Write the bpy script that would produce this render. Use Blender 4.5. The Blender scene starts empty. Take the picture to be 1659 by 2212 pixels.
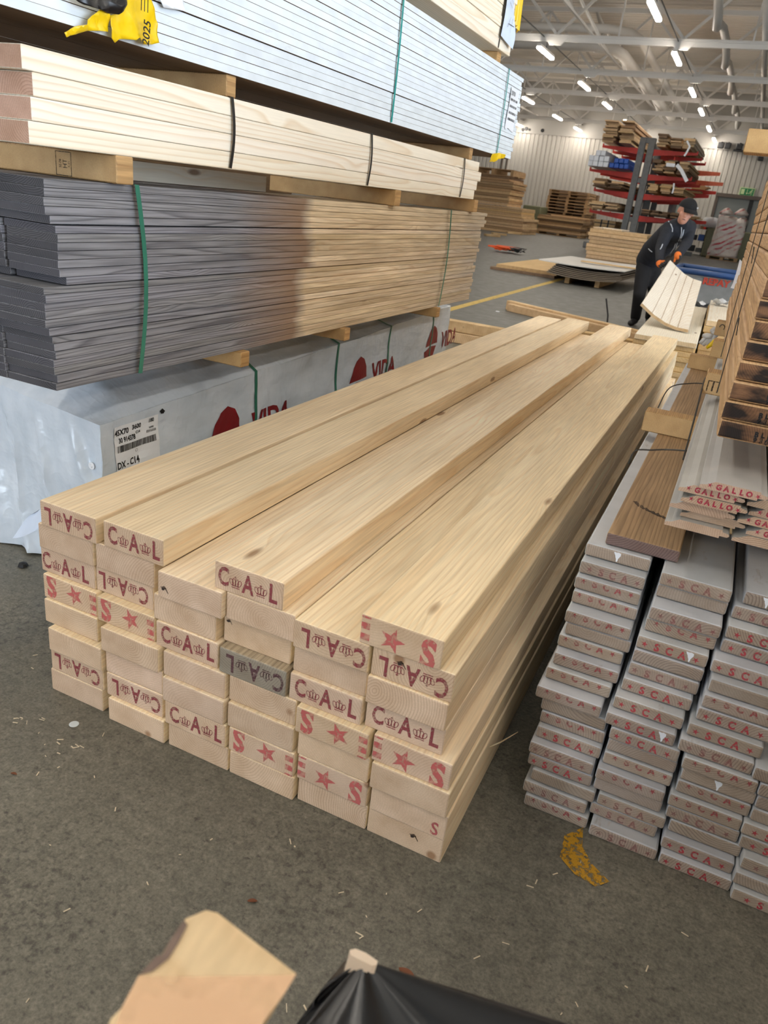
import bpy, bmesh, math, random
from mathutils import Vector, Matrix, noise
random.seed(7)
scene = bpy.context.scene
COL = scene.collection
PI = math.pi
# ------------------------------------------------------------------ camera frame
ROT = ((0.89981802, 0.25737146, -0.35226052), (0.42252474, -0.31306837, 0.85056513), (0.10862956, -0.91419261, -0.39045036))
FPX, PX, PY = 1627.0, 829.5, 1106.0
CAM = Vector((0, 0, 1.36))
def ray(u, v):
    c = Vector((u-PX, v-PY, FPX))
    return Vector([Vector(r).dot(c) for r in ROT])
def aty(u, v, y):
    d = ray(u, v); return CAM+d*(y/d.y)
def atx(u, v, x):
    d = ray(u, v); return CAM+d*(x/d.x)
def atz(u, v, z):
    d = ray(u, v); return CAM+d*((z-CAM.z)/d.z)

# ------------------------------------------------------------------ object helpers
def tag(o, label=None, cat=None, group=None, kind=None):
    if label: o['label'] = label
    if cat: o['category'] = cat
    if group: o['group'] = group
    o['kind'] = kind or 'thing'
    return o
def empty(name, loc, label, cat, group=None):
    o = bpy.data.objects.new(name, None); COL.objects.link(o)
    o.location = loc; o.empty_display_size = .05
    return tag(o, label, cat, group)
def wloc(o):
    p = Vector(o.location)
    while o.parent is not None: o = o.parent; p = p+Vector(o.location)
    return p
class MB:
    def __init__(s): s.v = []; s.f = []
    def add(s, vs, fs, M=None):
        n = len(s.v)
        s.v += [tuple((M @ Vector(v)) if M else v) for v in vs]
        s.f += [tuple(i+n for i in f) for f in fs]
        return s
    def box(s, x0, x1, y0, y1, z0, z1, M=None):
        vs = [(x, y, z) for z in (z0, z1) for y in (y0, y1) for x in (x0, x1)]
        return s.add(vs, [(0, 2, 3, 1), (4, 5, 7, 6), (0, 1, 5, 4), (2, 6, 7, 3), (0, 4, 6, 2), (1, 3, 7, 5)], M)
    def cbox(s, c, d, M=None):
        return s.box(c[0]-d[0]/2, c[0]+d[0]/2, c[1]-d[1]/2, c[1]+d[1]/2, c[2]-d[2]/2, c[2]+d[2]/2, M)
    def bar(s, a, b, w, h, up=(0, 0, 1)):
        a = Vector(a); b = Vector(b); d = (b-a).normalized(); up = Vector(up)
        if abs(d.dot(up)) > .98: up = Vector((0, 1, 0))
        r = d.cross(up).normalized(); t = r.cross(d)
        vs = [p+r*(i*w/2)+t*(j*h/2) for p in (a, b) for i, j in ((-1, -1), (1, -1), (1, 1), (-1, 1))]
        return s.add(vs, [(0, 1, 2, 3), (7, 6, 5, 4), (0, 4, 5, 1), (1, 5, 6, 2), (2, 6, 7, 3), (3, 7, 4, 0)])
    def tube(s, pts, r, n=8, cap=True):
        pts = [Vector(p) for p in pts]; rs = r if isinstance(r, (list, tuple)) else [r]*len(pts)
        base = len(s.v); ref = Vector((0, 0, 1))
        for i, p in enumerate(pts):
            d = (pts[min(i+1, len(pts)-1)]-pts[max(i-1, 0)]).normalized()
            if abs(d.dot(ref)) > .95: ref = Vector((1, 0, 0)) if abs(d.x) < .9 else Vector((0, 1, 0))
            a = d.cross(ref).normalized(); b = a.cross(d)
            for k in range(n):
                t = 2*PI*k/n; s.v.append(tuple(p+(a*math.cos(t)+b*math.sin(t))*rs[i]))
        for i in range(len(pts)-1):
            for k in range(n):
                s.f.append((base+i*n+k, base+i*n+(k+1) % n, base+(i+1)*n+(k+1) % n, base+(i+1)*n+k))
        if cap:
            s.f.append(tuple(base+k for k in range(n-1, -1, -1))); e = base+(len(pts)-1)*n
            s.f.append(tuple(e+k for k in range(n)))
        return s
    def wire(s, pts, r, n=6, k=6):             # tube along a smooth curve through the points
        P = [Vector(p) for p in pts]; Q = []
        for i in range(len(P)-1):
            a, b, c, d = P[max(i-1, 0)], P[i], P[i+1], P[min(i+2, len(P)-1)]
            for j in range(k):
                t = j/k; Q.append(.5*((2*b)+(c-a)*t+(2*a-5*b+4*c-d)*t*t+(3*b-a-3*c+d)*t**3))
        return s.tube(Q+[P[-1]], r, n)
    def prism(s, poly, y0, y1, M=None):      # polygon in XZ swept along Y
        n = len(poly)
        vs = [(x, y0, z) for x, z in poly]+[(x, y1, z) for x, z in poly]
        fs = [tuple(range(n)), tuple(range(2*n-1, n-1, -1))]+[(i, i+n, (i+1) % n+n, (i+1) % n) for i in range(n)]
        return s.add(vs, fs, M)
    def ribbon(s, pts, nrm, w, th=.0012):     # strap: path, outward normal per point, side width direction = path x normal
        pts = [Vector(p) for p in pts]; base = len(s.v)
        for i, p in enumerate(pts):
            d = (pts[min(i+1, len(pts)-1)]-pts[max(i-1, 0)]).normalized(); n = Vector(nrm[i]).normalized()
            r = d.cross(n).normalized()*w/2
            s.v += [tuple(p-r), tuple(p+r), tuple(p+r+n*th), tuple(p-r+n*th)]
        for i in range(len(pts)-1):
            for k in range(4):
                s.f.append((base+i*4+k, base+i*4+(k+1) % 4, base+i*4+4+(k+1) % 4, base+i*4+4+k))
        e = base+4*(len(pts)-1)
        s.f += [(base+3, base+2, base+1, base), (e, e+1, e+2, e+3)]
        return s
    def lathe(s, prof, c, n=20):
        base = len(s.v); c = Vector(c)
        for r, z in prof:
            for k in range(n):
                t = 2*PI*k/n; s.v.append((c.x+r*math.cos(t), c.y+r*math.sin(t), c.z+z))
        for i in range(len(prof)-1):
            for k in range(n):
                s.f.append((base+i*n+k, base+i*n+(k+1) % n, base+(i+1)*n+(k+1) % n, base+(i+1)*n+k))
        s.f += [tuple(base+k for k in range(n-1, -1, -1)), tuple(base+(len(prof)-1)*n+k for k in range(n))]
        return s
    def mesh(s, name, loc=(0, 0, 0), bevel=0, seg=1, smooth=False, rnd=0):
        bm = bmesh.new(); L = Vector(loc)
        vv = [bm.verts.new(Vector(v)-L) for v in s.v]
        for f in s.f:
            try: bm.faces.new([vv[i] for i in f])
            except ValueError: pass
        if bevel:
            bmesh.ops.bevel(bm, geom=list(bm.edges), offset=bevel, segments=seg, profile=.5, affect='EDGES', clamp_overlap=True)
        bmesh.ops.recalc_face_normals(bm, faces=list(bm.faces))
        m = bpy.data.meshes.new(name); bm.to_mesh(m); bm.free()
        if smooth: m.polygons.foreach_set('use_smooth', [True]*len(m.polygons))
        return m
    def build(s, name, mat, parent=None, loc=None, **k):
        if parent is not None: loc = wloc(parent) if loc is None else Vector(loc)
        elif loc is None:
            xs = [v[0] for v in s.v]; ys = [v[1] for v in s.v]; zs = [v[2] for v in s.v]
            loc = Vector(((min(xs)+max(xs))/2, min(ys), min(zs)))
        m = s.mesh(name, loc, **k)
        return link(name, m, mat, parent, loc)
def link(name, m, mat, parent=None, loc=(0, 0, 0)):
    for x in (mat if isinstance(mat, (list, tuple)) else [mat]):
        if len(m.materials) < (len(mat) if isinstance(mat, (list, tuple)) else 1): m.materials.append(x)
    o = bpy.data.objects.new(name, m); COL.objects.link(o)
    if parent is not None:
        o.parent = parent; o.location = Vector(loc)-wloc(parent)
    else: o.location = loc
    return o
def child_mesh(name, m, mat, parent, loc=(0, 0, 0), rot=(0, 0, 0)):   # mesh in the parent's own frame
    if not m.materials: m.materials.append(mat)
    o = bpy.data.objects.new(name, m); COL.objects.link(o); o.parent = parent; o.location = loc; o.rotation_euler = rot
    return o
def copy_tree(o, parent=None):
    c = o.copy(); COL.objects.link(c)
    if parent is not None: c.parent = parent
    for ch in list(o.children): copy_tree(ch, c)
    return c
def struct(o): o['kind'] = 'structure'; return o

# ------------------------------------------------------------------ flat lettering
def text_bm(body, size=1., sx=1., bold=0., spacing=1.):
    cu = bpy.data.curves.new('txt', 'FONT'); cu.body = body; cu.size = size; cu.align_x = 'CENTER'; cu.align_y = 'CENTER'
    cu.offset = bold; cu.space_character = spacing; cu.resolution_u = 3
    ob = bpy.data.objects.new('txt', cu); COL.objects.link(ob)
    dg = bpy.context.evaluated_depsgraph_get()
    m = bpy.data.meshes.new_from_object(ob.evaluated_get(dg))
    bpy.data.objects.remove(ob); bpy.data.curves.remove(cu)
    vs = [(v.co.x*sx, v.co.y) for v in m.vertices]; fs = [tuple(p.vertices) for p in m.polygons]
    bpy.data.meshes.remove(m)
    return vs, fs
class Flat:                                   # 2-D artwork: x right, y up
    def __init__(s): s.v = []; s.f = []
    def add(s, vf, dx=0, dy=0, rot=0, k=1):
        vs, fs = vf; n = len(s.v); c, si = math.cos(rot), math.sin(rot)
        s.v += [(dx+k*(x*c-y*si), dy+k*(x*si+y*c)) for x, y in vs]; s.f += [tuple(i+n for i in f) for f in fs]
        return s
    def text(s, body, x, y, size, sx=1., bold=0., rot=0, spacing=1.): return s.add(text_bm(body, size, sx, bold, spacing), x, y, rot)
    def poly(s, pts, dx=0, dy=0): return s.add((pts, [tuple(range(len(pts)))]), dx, dy)
    def rect(s, x0, x1, y0, y1): return s.poly([(x0, y0), (x1, y0), (x1, y1), (x0, y1)])
    def line(s, pts, w, closed=False):
        P = [Vector(p) for p in pts]; n = len(P); vs = []
        for i, p in enumerate(P):
            a = P[(i-1) % n] if (closed or i > 0) else p; b = P[(i+1) % n] if (closed or i < n-1) else p
            d = (b-a).normalized(); q = Vector((-d.y, d.x))*w/2; vs += [tuple(p+q), tuple(p-q)]
        fs = [(2*i, 2*i+1, 2*((i+1) % n)+1, 2*((i+1) % n)) for i in range(n if closed else n-1)]
        return s.add((vs, fs))
    def star(s, x, y, r, rot=0, n=5, inner=.4):
        pts = [(r*(1 if i % 2 == 0 else inner)*math.sin(PI*i/n+rot), r*(1 if i % 2 == 0 else inner)*math.cos(PI*i/n+rot)) for i in range(2*n)]
        pts.append((0, 0)); m = 2*n
        return s.add((pts, [(m, (i+1) % m, i) for i in range(m)]), x, y)
    def ring(s, x, y, rx, ry, w, a0=0, a1=2*PI, n=18):
        closed = abs(a1-a0-2*PI) < 1e-6
        k = n if closed else n+1
        return s.line([(x+rx*math.cos(a0+(a1-a0)*i/n), y+ry*math.sin(a0+(a1-a0)*i/n)) for i in range(k)], w, closed)
    def mesh(s, name, fn, clip=None):          # fn maps (x, y) to 3-D
        bm = bmesh.new(); vv = [bm.verts.new((x, 0, y)) for x, y in s.v]
        for f in s.f:
            try: bm.faces.new([vv[i] for i in f])
            except ValueError: pass
        if clip:
            for co, no in (((clip[0], 0, 0), (-1, 0, 0)), ((clip[1], 0, 0), (1, 0, 0)), ((0, 0, clip[2]), (0, 0, -1)), ((0, 0, clip[3]), (0, 0, 1))):
                bmesh.ops.bisect_plane(bm, geom=list(bm.verts)+list(bm.edges)+list(bm.faces), plane_co=co, plane_no=no, clear_outer=True)
        for v in bm.verts: v.co = fn(v.co.x, v.co.z)
        m = bpy.data.meshes.new(name); bm.to_mesh(m); bm.free(); return m

# ------------------------------------------------------------------ node helpers
def srgb(r, g, b):
    f = lambda c: (c/255/12.92 if c/255 <= .04045 else ((c/255+.055)/1.055)**2.4)
    return (f(r), f(g), f(b), 1)
class NT:
    def __init__(s, name):
        s.m = bpy.data.materials.new(name); s.m.use_nodes = True; s.t = s.m.node_tree
        s.N = s.t.nodes; s.N.clear()
        s.out = s.N.new('ShaderNodeOutputMaterial'); s.b = s.N.new('ShaderNodeBsdfPrincipled')
        s.t.links.new(s.b.outputs[0], s.out.inputs[0])
        s.tc = None
    def set(s, sock, v):
        if isinstance(v, bpy.types.NodeSocket): s.t.links.new(v, sock)
        elif v is not None:
            try: sock.default_value = v
            except Exception: sock.default_value = tuple(v)[:3]
    def coord(s, what='Object'):
        if s.tc is None: s.tc = s.N.new('ShaderNodeTexCoord')
        return s.tc.outputs[what]
    def math(s, op, a, b=None, c=None, clamp=False):
        n = s.N.new('ShaderNodeMath'); n.operation = op; n.use_clamp = clamp
        for i, v in enumerate((a, b, c)):
            if v is not None: s.set(n.inputs[i], v)
        return n.outputs[0]
    def vm(s, op, a, b=None):
        n = s.N.new('ShaderNodeVectorMath'); n.operation = op; s.set(n.inputs[0], a)
        if b is not None: s.set(n.inputs[3] if op == 'SCALE' else n.inputs[1], b)
        return n.outputs['Value'] if op in ('LENGTH', 'DOT_PRODUCT') else n.outputs[0]
    def mix(s, f, a, b, mode='MIX'):
        n = s.N.new('ShaderNodeMix'); n.data_type = 'RGBA'; n.blend_type = mode
        s.set(n.inputs[0], f); s.set(n.inputs[6], a); s.set(n.inputs[7], b); return n.outputs[2]
    def ramp(s, f, stops, interp='LINEAR'):
        n = s.N.new('ShaderNodeValToRGB'); r = n.color_ramp; r.interpolation = interp
        while len(r.elements) < len(stops): r.elements.new(.5)
        for e, (p, c) in zip(r.elements, stops):
            e.position = p; e.color = c if isinstance(c, (tuple, list)) else (c, c, c, 1)
        s.set(n.inputs[0], f); return n.outputs[0]
    def noise(s, vec, scale=5., detail=2., rough=.5, out='Fac'):
        n = s.N.new('ShaderNodeTexNoise'); s.set(n.inputs['Vector'], vec); n.inputs['Scale'].default_value = scale
        n.inputs['Detail'].default_value = detail; n.inputs['Roughness'].default_value = rough
        return n.outputs['Color' if out == 'Color' else 0]
    def voro(s, vec, scale=5., feature='F1', rnd=1.):
        n = s.N.new('ShaderNodeTexVoronoi'); n.feature = feature; s.set(n.inputs['Vector'], vec); n.inputs['Scale'].default_value = scale
        n.inputs['Randomness'].default_value = rnd; return n.outputs[0]
    def sep(s, vec):
        n = s.N.new('ShaderNodeSeparateXYZ'); s.set(n.inputs[0], vec); return n.outputs
    def comb(s, x, y, z):
        n = s.N.new('ShaderNodeCombineXYZ')
        for i, v in enumerate((x, y, z)): s.set(n.inputs[i], v)
        return n.outputs[0]
    def rand(s):
        oi = s.N.new('ShaderNodeObjectInfo'); w = s.N.new('ShaderNodeTexWhiteNoise'); w.noise_dimensions = '1D'
        s.t.links.new(oi.outputs['Random'], w.inputs['W']); return oi.outputs['Random'], w.outputs['Color']
    def rng(s, v, a, b, c=0., d=1.):
        n = s.N.new('ShaderNodeMapRange'); s.set(n.inputs[0], v)
        for i, x in enumerate((a, b, c, d)): n.inputs[i+1].default_value = x
        return n.outputs[0]
    def bump(s, h, strength=.3, dist=.01):
        n = s.N.new('ShaderNodeBump'); n.inputs['Strength'].default_value = strength; n.inputs['Distance'].default_value = dist
        s.set(n.inputs['Height'], h); s.t.links.new(n.outputs[0], s.b.inputs['Normal'])
    def done(s, color=None, rough=None, metal=None, **k):
        if color is not None: s.set(s.b.inputs['Base Color'], color)
        if rough is not None: s.set(s.b.inputs['Roughness'], rough)
        if metal is not None: s.b.inputs['Metallic'].default_value = metal
        for n, v in k.items(): s.set(s.b.inputs[n.replace('_', ' ')], v)
        return s.m
def plain(name, rgb, rough=.6, metal=0., var=.12, scale=8., **k):
    t = NT(name); c = srgb(*rgb)
    n = t.noise(t.coord(), scale, 3)
    f = t.rng(n, .25, .75, 1-var, 1+var)
    return t.done(t.mix(1., c, t.comb(f, f, f), 'MULTIPLY'), rough, metal, **k)
def wood(name, light, dark, ring=.006, contrast=.5, end=None, endmix=None, var=.10, knots=.6, rough=.62, fiber=.16, hue=.04, patch=.1, paint=None, weather=None, smudge=False):
    """solid timber: growth rings around a pith, fibre along Y, knots, each piece its own tree"""
    t = NT(name); P = t.coord(); r1, rc = t.rand()
    off = t.vm('MULTIPLY', t.vm('SUBTRACT', rc, (.5, .5, .5)), (.24, 9., .24))
    Q = t.vm('ADD', t.vm('ADD', P, off), (0., 0., -.035))
    S = t.vm('MULTIPLY', Q, (1., .13, 1.))
    wob = t.vm('SCALE', t.vm('SUBTRACT', t.noise(S, 7., 2., .5, 'Color'), (.5, .5, .5)), .045)
    W = t.sep(t.vm('ADD', Q, wob))
    rr = t.sep(rc)
    yy = t.sep(P)[1]
    x2 = t.math('ADD', W[0], t.math('MULTIPLY', yy, t.math('MULTIPLY', t.math('SUBTRACT', rr[1], .5), .035)))
    z2 = t.math('ADD', W[2], t.math('MULTIPLY', yy, t.math('MULTIPLY', t.math('SUBTRACT', rr[0], .5), .03)))
    rad = t.vm('LENGTH', t.comb(x2, 0., z2))
    kd = t.voro(t.vm('MULTIPLY', Q, (1., .30, 1.)), 5.5)
    kb = t.rng(kd, .0, .30, 1., 0.)
    rad = t.math('ADD', rad, t.math('MULTIPLY', t.math('POWER', kb, 2.), .030))
    ph = t.math('FRACT', t.math('DIVIDE', rad, ring))
    s = t.ramp(ph, [(0., 0.), (.55, .18), (.86, 1.), (1., 0.)])
    c1, c2 = srgb(*light), srgb(*dark)
    col = t.mix(t.math('MULTIPLY', s, contrast), c1, c2)
    fb = t.noise(t.vm('MULTIPLY', Q, (1., .035, 1.)), 160., 2.)
    col = t.mix(1., col, t.rng(fb, .3, .7, 1-fiber, 1+fiber*.5), 'MULTIPLY')
    pt = t.noise(t.vm('MULTIPLY', Q, (1., .25, 1.)), 4., 3.)
    pf = t.rng(pt, .3, .7, 1-patch, 1+patch*.6)
    col = t.mix(1., col, t.comb(pf, t.math('POWER', pf, 1.2), t.math('POWER', pf, 1.5)), 'MULTIPLY')
    if knots:
        km = t.rng(kd, .05, .085, 1., 0.)
        col = t.mix(t.math('MULTIPLY', km, knots), col, (c2[0]*.30, c2[1]*.20, c2[2]*.14, 1))
    N = t.sep(t.coord('Normal'))
    ny = t.rng(t.math('ABSOLUTE', N[1]), .75, .9, 0., 1.)
    e = end or (light, dark, ring*.7, contrast)
    se = t.ramp(t.math('FRACT', t.math('DIVIDE', rad, e[2])), [(0., 0.), (.5, .15), (.85, 1.), (1., 0.)])
    endc = t.mix(t.math('MULTIPLY', se, t.math('MULTIPLY', t.rng(t.sep(rc)[1], 0., 1., .25, 1.1), e[3])), srgb(*e[0]), srgb(*e[1]))
    bl = t.noise(Q, 16., 3.)
    endc = t.mix(1., endc, t.mix(t.rng(bl, .3, .7), (.86, .82, .78, 1), (1.06, 1.07, 1.09, 1)), 'MULTIPLY')
    endc = t.mix(1., endc, t.rng(t.noise(t.vm('MULTIPLY', Q, (1, 0, 1)), 260., 2.), .3, .7, .93, 1.05), 'MULTIPLY')
    if knots: endc = t.mix(t.math('MULTIPLY', km, knots), endc, (c2[0]*.30, c2[1]*.20, c2[2]*.14, 1))
    if smudge:
        sx = t.sep(P)
        sm = t.math('MULTIPLY', t.rng(t.noise(t.vm('MULTIPLY', Q, (9., 1., 22.)), 1.2, 3.), .40, .54, 0., 1.), t.rng(sx[0], -.06, .02, 0., 1.))
        endc = t.mix(t.math('MULTIPLY', sm, .93), endc, (.006, .005, .005, 1))
    base = col
    if weather:          # silver-grey weathering up to a boundary along the length (weather=(grey1, grey2, y0, y1))
        yw = t.math('ADD', t.sep(P)[1], t.math('MULTIPLY', t.math('SUBTRACT', t.noise(t.vm('MULTIPLY', Q, (1, .4, 1)), 5., 3.), .5), .16))
        g = t.mix(t.math('MULTIPLY', s, .75), srgb(*weather[0]), srgb(*weather[1]))
        g = t.mix(1., g, t.rng(fb, .3, .7, .72, 1.15), 'MULTIPLY')
        g = t.mix(1., g, t.rng(pt, .3, .7, .85, 1.12), 'MULTIPLY')
        wm = t.rng(yw, weather[2], weather[3], 1., 0.)
        tan_ = t.math('MULTIPLY', t.rng(yw, weather[2]-.45, weather[2]-.02, 0., .7), wm)
        base = t.mix(1., base, t.rng(pt, .3, .7, .80, 1.06), 'MULTIPLY')
        g = t.mix(tan_, g, srgb(150, 116, 84))
        far = t.math('MULTIPLY', t.rng(yw, 2.2, 3.4, 0., .6), t.rng(pt, .35, .6, .3, 1.))
        wm = t.math('MAXIMUM', wm, far)
        base = t.mix(wm, base, g); endc = t.mix(1., t.mix(se, srgb(88, 86, 90), srgb(52, 50, 55)), t.rng(pt, .3, .7, .7, 1.15), 'MULTIPLY')  # weathered grey ends, darkened further to paint in their shade
    if paint:            # painted long faces, raw ends; underside left dark brown to paint in its shade
        pc = srgb(*paint[0]); pn = t.noise(t.vm('MULTIPLY', Q, (1., .3, 1.)), 22., 4., .65)
        pm = t.rng(pn, .30, .36, 1.-paint[1], 1.)
        pc = t.mix(1., pc, t.rng(t.noise(Q, 9., 3.), .3, .7, .90, 1.04), 'MULTIPLY')
        under = t.rng(N[2], -.6, -.4, 0., 1.)
        pm = t.math('MULTIPLY', pm, t.math('MAXIMUM', under, 1.-paint[2]))
        base = t.mix(pm, base, pc)
    col = t.mix(ny, base, endc)
    v = t.rng(r1, 0., 1., 1-var, 1+var)
    h = t.rng(rr[2], 0., 1., 1-hue, 1+hue)
    col = t.mix(1., col, t.comb(v, v, t.math('MULTIPLY', v, h)), 'MULTIPLY')
    t.bump(t.math('ADD', fb, t.math('MULTIPLY', s, .4)), .12, .002)
    return t.done(col, rough, Specular_IOR_Level=.3)
def ink(name, rgb, cover=.75, scale=140.):
    t = NT(name); n = t.noise(t.vm('MULTIPLY', t.coord(), (1, 1, 1)), scale, 3., .6)
    n2 = t.noise(t.coord(), 22., 2.)
    a = t.rng(t.math('ADD', n, t.math('MULTIPLY', t.math('SUBTRACT', n2, .5), .5)), .36, .52, cover*.45, cover)
    return t.done(srgb(*rgb), .7, Alpha=a)

M = {}
M['pine'] = wood('fresh_sawn_pine', (250, 229, 194), (228, 190, 140), .012, .45, end=((207, 180, 152), (164, 132, 104), .0062, .55), var=.085, hue=.05, fiber=.13, knots=.75, patch=.13)
M['pine_grey'] = wood('mould_greyed_pine', (190, 174, 150), (130, 116, 98), .010, .5, end=((150, 140, 124), (104, 96, 86), .006, .5), var=.05, fiber=.25, patch=.3)
M['planed'] = wood('planed_pine', (244, 234, 214), (218, 190, 150), .015, .55, end=((212, 172, 146), (172, 128, 104), .006, .7), var=.02, fiber=.05, patch=.04, knots=.75)
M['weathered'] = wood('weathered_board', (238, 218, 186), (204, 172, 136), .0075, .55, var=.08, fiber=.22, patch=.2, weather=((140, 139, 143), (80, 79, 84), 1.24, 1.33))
M['painted'] = wood('white_painted_board', (112, 88, 66), (70, 52, 38), .006, .5, end=((222, 224, 224), (200, 200, 198), .006, .3), var=.02, hue=.01, fiber=.2, knots=.3, paint=((220, 227, 232), .10, 1.))
M['primed'] = wood('grey_primed_board', (176, 160, 142), (112, 94, 80), .0052, .8, end=((166, 150, 134), (118, 102, 90), .0058, .8), var=.10, hue=.03, fiber=.25, knots=.25, patch=.16, paint=((190, 191, 193), .35, .0))
M['panelling'] = wood('primed_panelling', (206, 176, 144), (140, 98, 66), .004, .8, end=((196, 168, 142), (146, 108, 82), .0045, .8), var=.07, fiber=.2, knots=.2, paint=((176, 172, 164), .15, .0))
M['brown'] = wood('brown_timber', (200, 162, 118), (158, 118, 78), .008, .5, end=((128, 92, 62), (86, 60, 42), .005, .7), var=.08, fiber=.2, patch=.16, knots=.6, smudge=True)
M['oldplank'] = wood('brown_weathered_plank', (178, 146, 110), (124, 94, 68), .009, .6, end=((128, 106, 100), (88, 70, 66), .006, .8), var=.02, fiber=.22, patch=.3)
M['bearer'] = wood('bearer_wood', (192, 154, 104), (146, 106, 66), .007, .6, end=((204, 168, 116), (164, 124, 80), .005, .5), var=.08, fiber=.22, patch=.2)
M['lumber'] = wood('stored_lumber', (214, 184, 140), (170, 132, 92), .014, .45, end=((206, 174, 132), (168, 132, 94), .02, .4), var=.16, hue=.05, fiber=.2, patch=.2)
M['darkboard'] = wood('old_brown_board', (150, 122, 92), (92, 70, 52), .012, .6, end=((130, 104, 78), (80, 62, 46), .02, .5), var=.2, hue=.05, fiber=.2, patch=.25)
M['whitewood'] = wood('pale_spruce_panel', (240, 232, 214), (226, 204, 168), .02, .45, end=((220, 192, 150), (196, 160, 116), .02, .4), var=.03, fiber=.06, patch=.06, knots=.8)
M['honey'] = wood('honey_pine', (224, 190, 132), (196, 152, 96), .016, .4, end=((206, 172, 122), (170, 132, 88), .02, .4), var=.06, fiber=.1, patch=.08)
M['pallet'] = wood('pallet_wood', (186, 152, 110), (136, 104, 72), .01, .5, end=((170, 138, 100), (128, 98, 70), .02, .4), var=.14, fiber=.25, patch=.25)
M['maroon'] = ink('maroon_stamp_ink', (140, 54, 62), .82)
M['red_ink'] = ink('red_stamp_ink', (204, 82, 86), .62, 90.)
M['faint_ink'] = ink('faded_red_ink', (176, 66, 78), .66, 120.)
M['black_ink'] = ink('black_ink', (14, 14, 16), .95)
M['dark_ink'] = ink('dark_brown_ink', (30, 22, 20), .85)
M['red_print'] = plain('dark_red_print', (128, 26, 34), .35)
M['black_print'] = plain('black_print', (16, 16, 18), .5)
M['label_paper'] = plain('white_label_paper', (232, 234, 238), .5, var=.04)
M['blue_paper'] = plain('pale_blue_paper', (206, 218, 236), .6, var=.06)
M['strap_green'] = plain('green_strap', (44, 112, 92), .35)
M['strap_teal'] = plain('teal_strap', (24, 140, 134), .35)
M['strap_black'] = plain('black_strap', (30, 30, 30), .4)
M['wire'] = plain('dark_wire', (70, 66, 60), .45, .3)
M['yellow'] = plain('yellow_plastic', (236, 196, 10), .35, var=.1)
M['black_plastic'] = plain('black_plastic', (14, 14, 17), .28, var=.2)
M['steel'] = plain('grey_steel', (108, 108, 106), .5, .2, var=.15)
M['white_steel'] = plain('white_painted_steel', (226, 222, 215), .5, 0, var=.06, scale=1.)
M['red_steel'] = plain('red_painted_steel', (206, 50, 32), .5, 0, var=.1)
M['orange_steel'] = plain('faded_orange_steel', (226, 108, 72), .5, 0, var=.1)
M['dark'] = plain('black_equipment', (22, 22, 24), .5)
M['blue'] = plain('blue_wrap', (24, 78, 170), .4, var=.2)
M['white_box'] = plain('white_wrap', (226, 230, 236), .45, var=.08)
M['orange'] = plain('orange_webbing', (232, 92, 36), .6)
M['olive'] = plain('olive_wrap', (122, 124, 96), .5)
M['cardboard'] = plain('brown_cardboard', (168, 132, 96), .7)
M['grey_sheet'] = plain('pale_grey_sheet', (204, 202, 196), .5, var=.06, scale=3.)
M['sheet_edge'] = plain('brown_sheet_edge', (120, 108, 92), .6)
M['green_sign'] = plain('green_sign', (20, 128, 70), .4)
M['pale_sign'] = plain('pale_sign', (206, 226, 170), .4)
# ================================================================== the hall
def concrete():
    t = NT('oil_stained_concrete'); P = t.coord()
    a = t.noise(P, .9, 5., .6); b = t.noise(P, 6., 4., .6); c = t.noise(P, 55., 3., .65); d = t.noise(P, 2.4, 3.)
    col = t.ramp(a, [(.25, srgb(88, 86, 77)), (.5, srgb(106, 103, 92)), (.75, srgb(124, 120, 107))])
    col = t.mix(t.rng(b, .42, .62, 0., .45), col, srgb(120, 115, 102))
    col = t.mix(t.rng(t.math('ADD', c, t.math('MULTIPLY', d, .5)), .82, .98, 0., .6), col, srgb(48, 46, 42))
    col = t.mix(t.rng(t.noise(t.vm('MULTIPLY', P, (1., 1.7, 1.)), 26., 5., .75), .60, .68, 0., .55), col, srgb(44, 42, 40))
    g1 = t.noise(P, 130., 3., .7); g2 = t.noise(P, 38., 4., .7)
    col = t.mix(1., col, t.rng(g1, .3, .7, .66, 1.34), 'MULTIPLY'); col = t.mix(1., col, t.rng(g2, .32, .68, .74, 1.26), 'MULTIPLY')
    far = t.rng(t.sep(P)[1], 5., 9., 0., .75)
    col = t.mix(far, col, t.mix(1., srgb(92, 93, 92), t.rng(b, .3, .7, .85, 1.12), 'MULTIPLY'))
    t.bump(t.math('ADD', c, b), .12, .004)
    return t.done(col, t.rng(b, .3, .7, .42, .62), Specular_IOR_Level=.45)
struct(MB().box(-30, 14, -14, 62, -.2, 0).build('floor', concrete(), loc=(0, 0, 0)))
def corrugated(name, rgb, var=.05):
    t = NT(name); f = t.rng(t.noise(t.coord(), .5, 3.), .3, .7, 1-var, 1+var)
    return t.done(t.mix(1., srgb(*rgb), f, 'MULTIPLY'), .45, Specular_IOR_Level=.4)
WALLM = corrugated('corrugated_wall_sheet', (194, 190, 182)); ROOFM = corrugated('roof_deck_sheet', (222, 214, 202)); BAND = plain('grey_wall_band', (172, 168, 161), .6, var=.04, scale=1.)
YW = 57.0
def profile_sheet(x0, x1, pitch, depth):
    pts = []; x = x0
    while x < x1:
        pts += [(x, 0), (x+pitch*.62, 0), (x+pitch*.72, depth), (x+pitch*.9, depth)]; x += pitch
    return pts
def wall_back():
    mb = MB(); pts = profile_sheet(-30, 14, .30, .05)
    n = len(pts)
    mb.add([(x, YW-.05+d, 0) for x, d in pts]+[(x, YW-.05+d, 6.06) for x, d in pts], [(i, i+1, i+1+n, i+n) for i in range(n-1)])
    mb.box(-30, 14, YW+.01, YW+.3, 0, 6.06)
    return struct(mb.build('wall_back', WALLM, loc=(0, YW, 0)))
wall_back()
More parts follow.
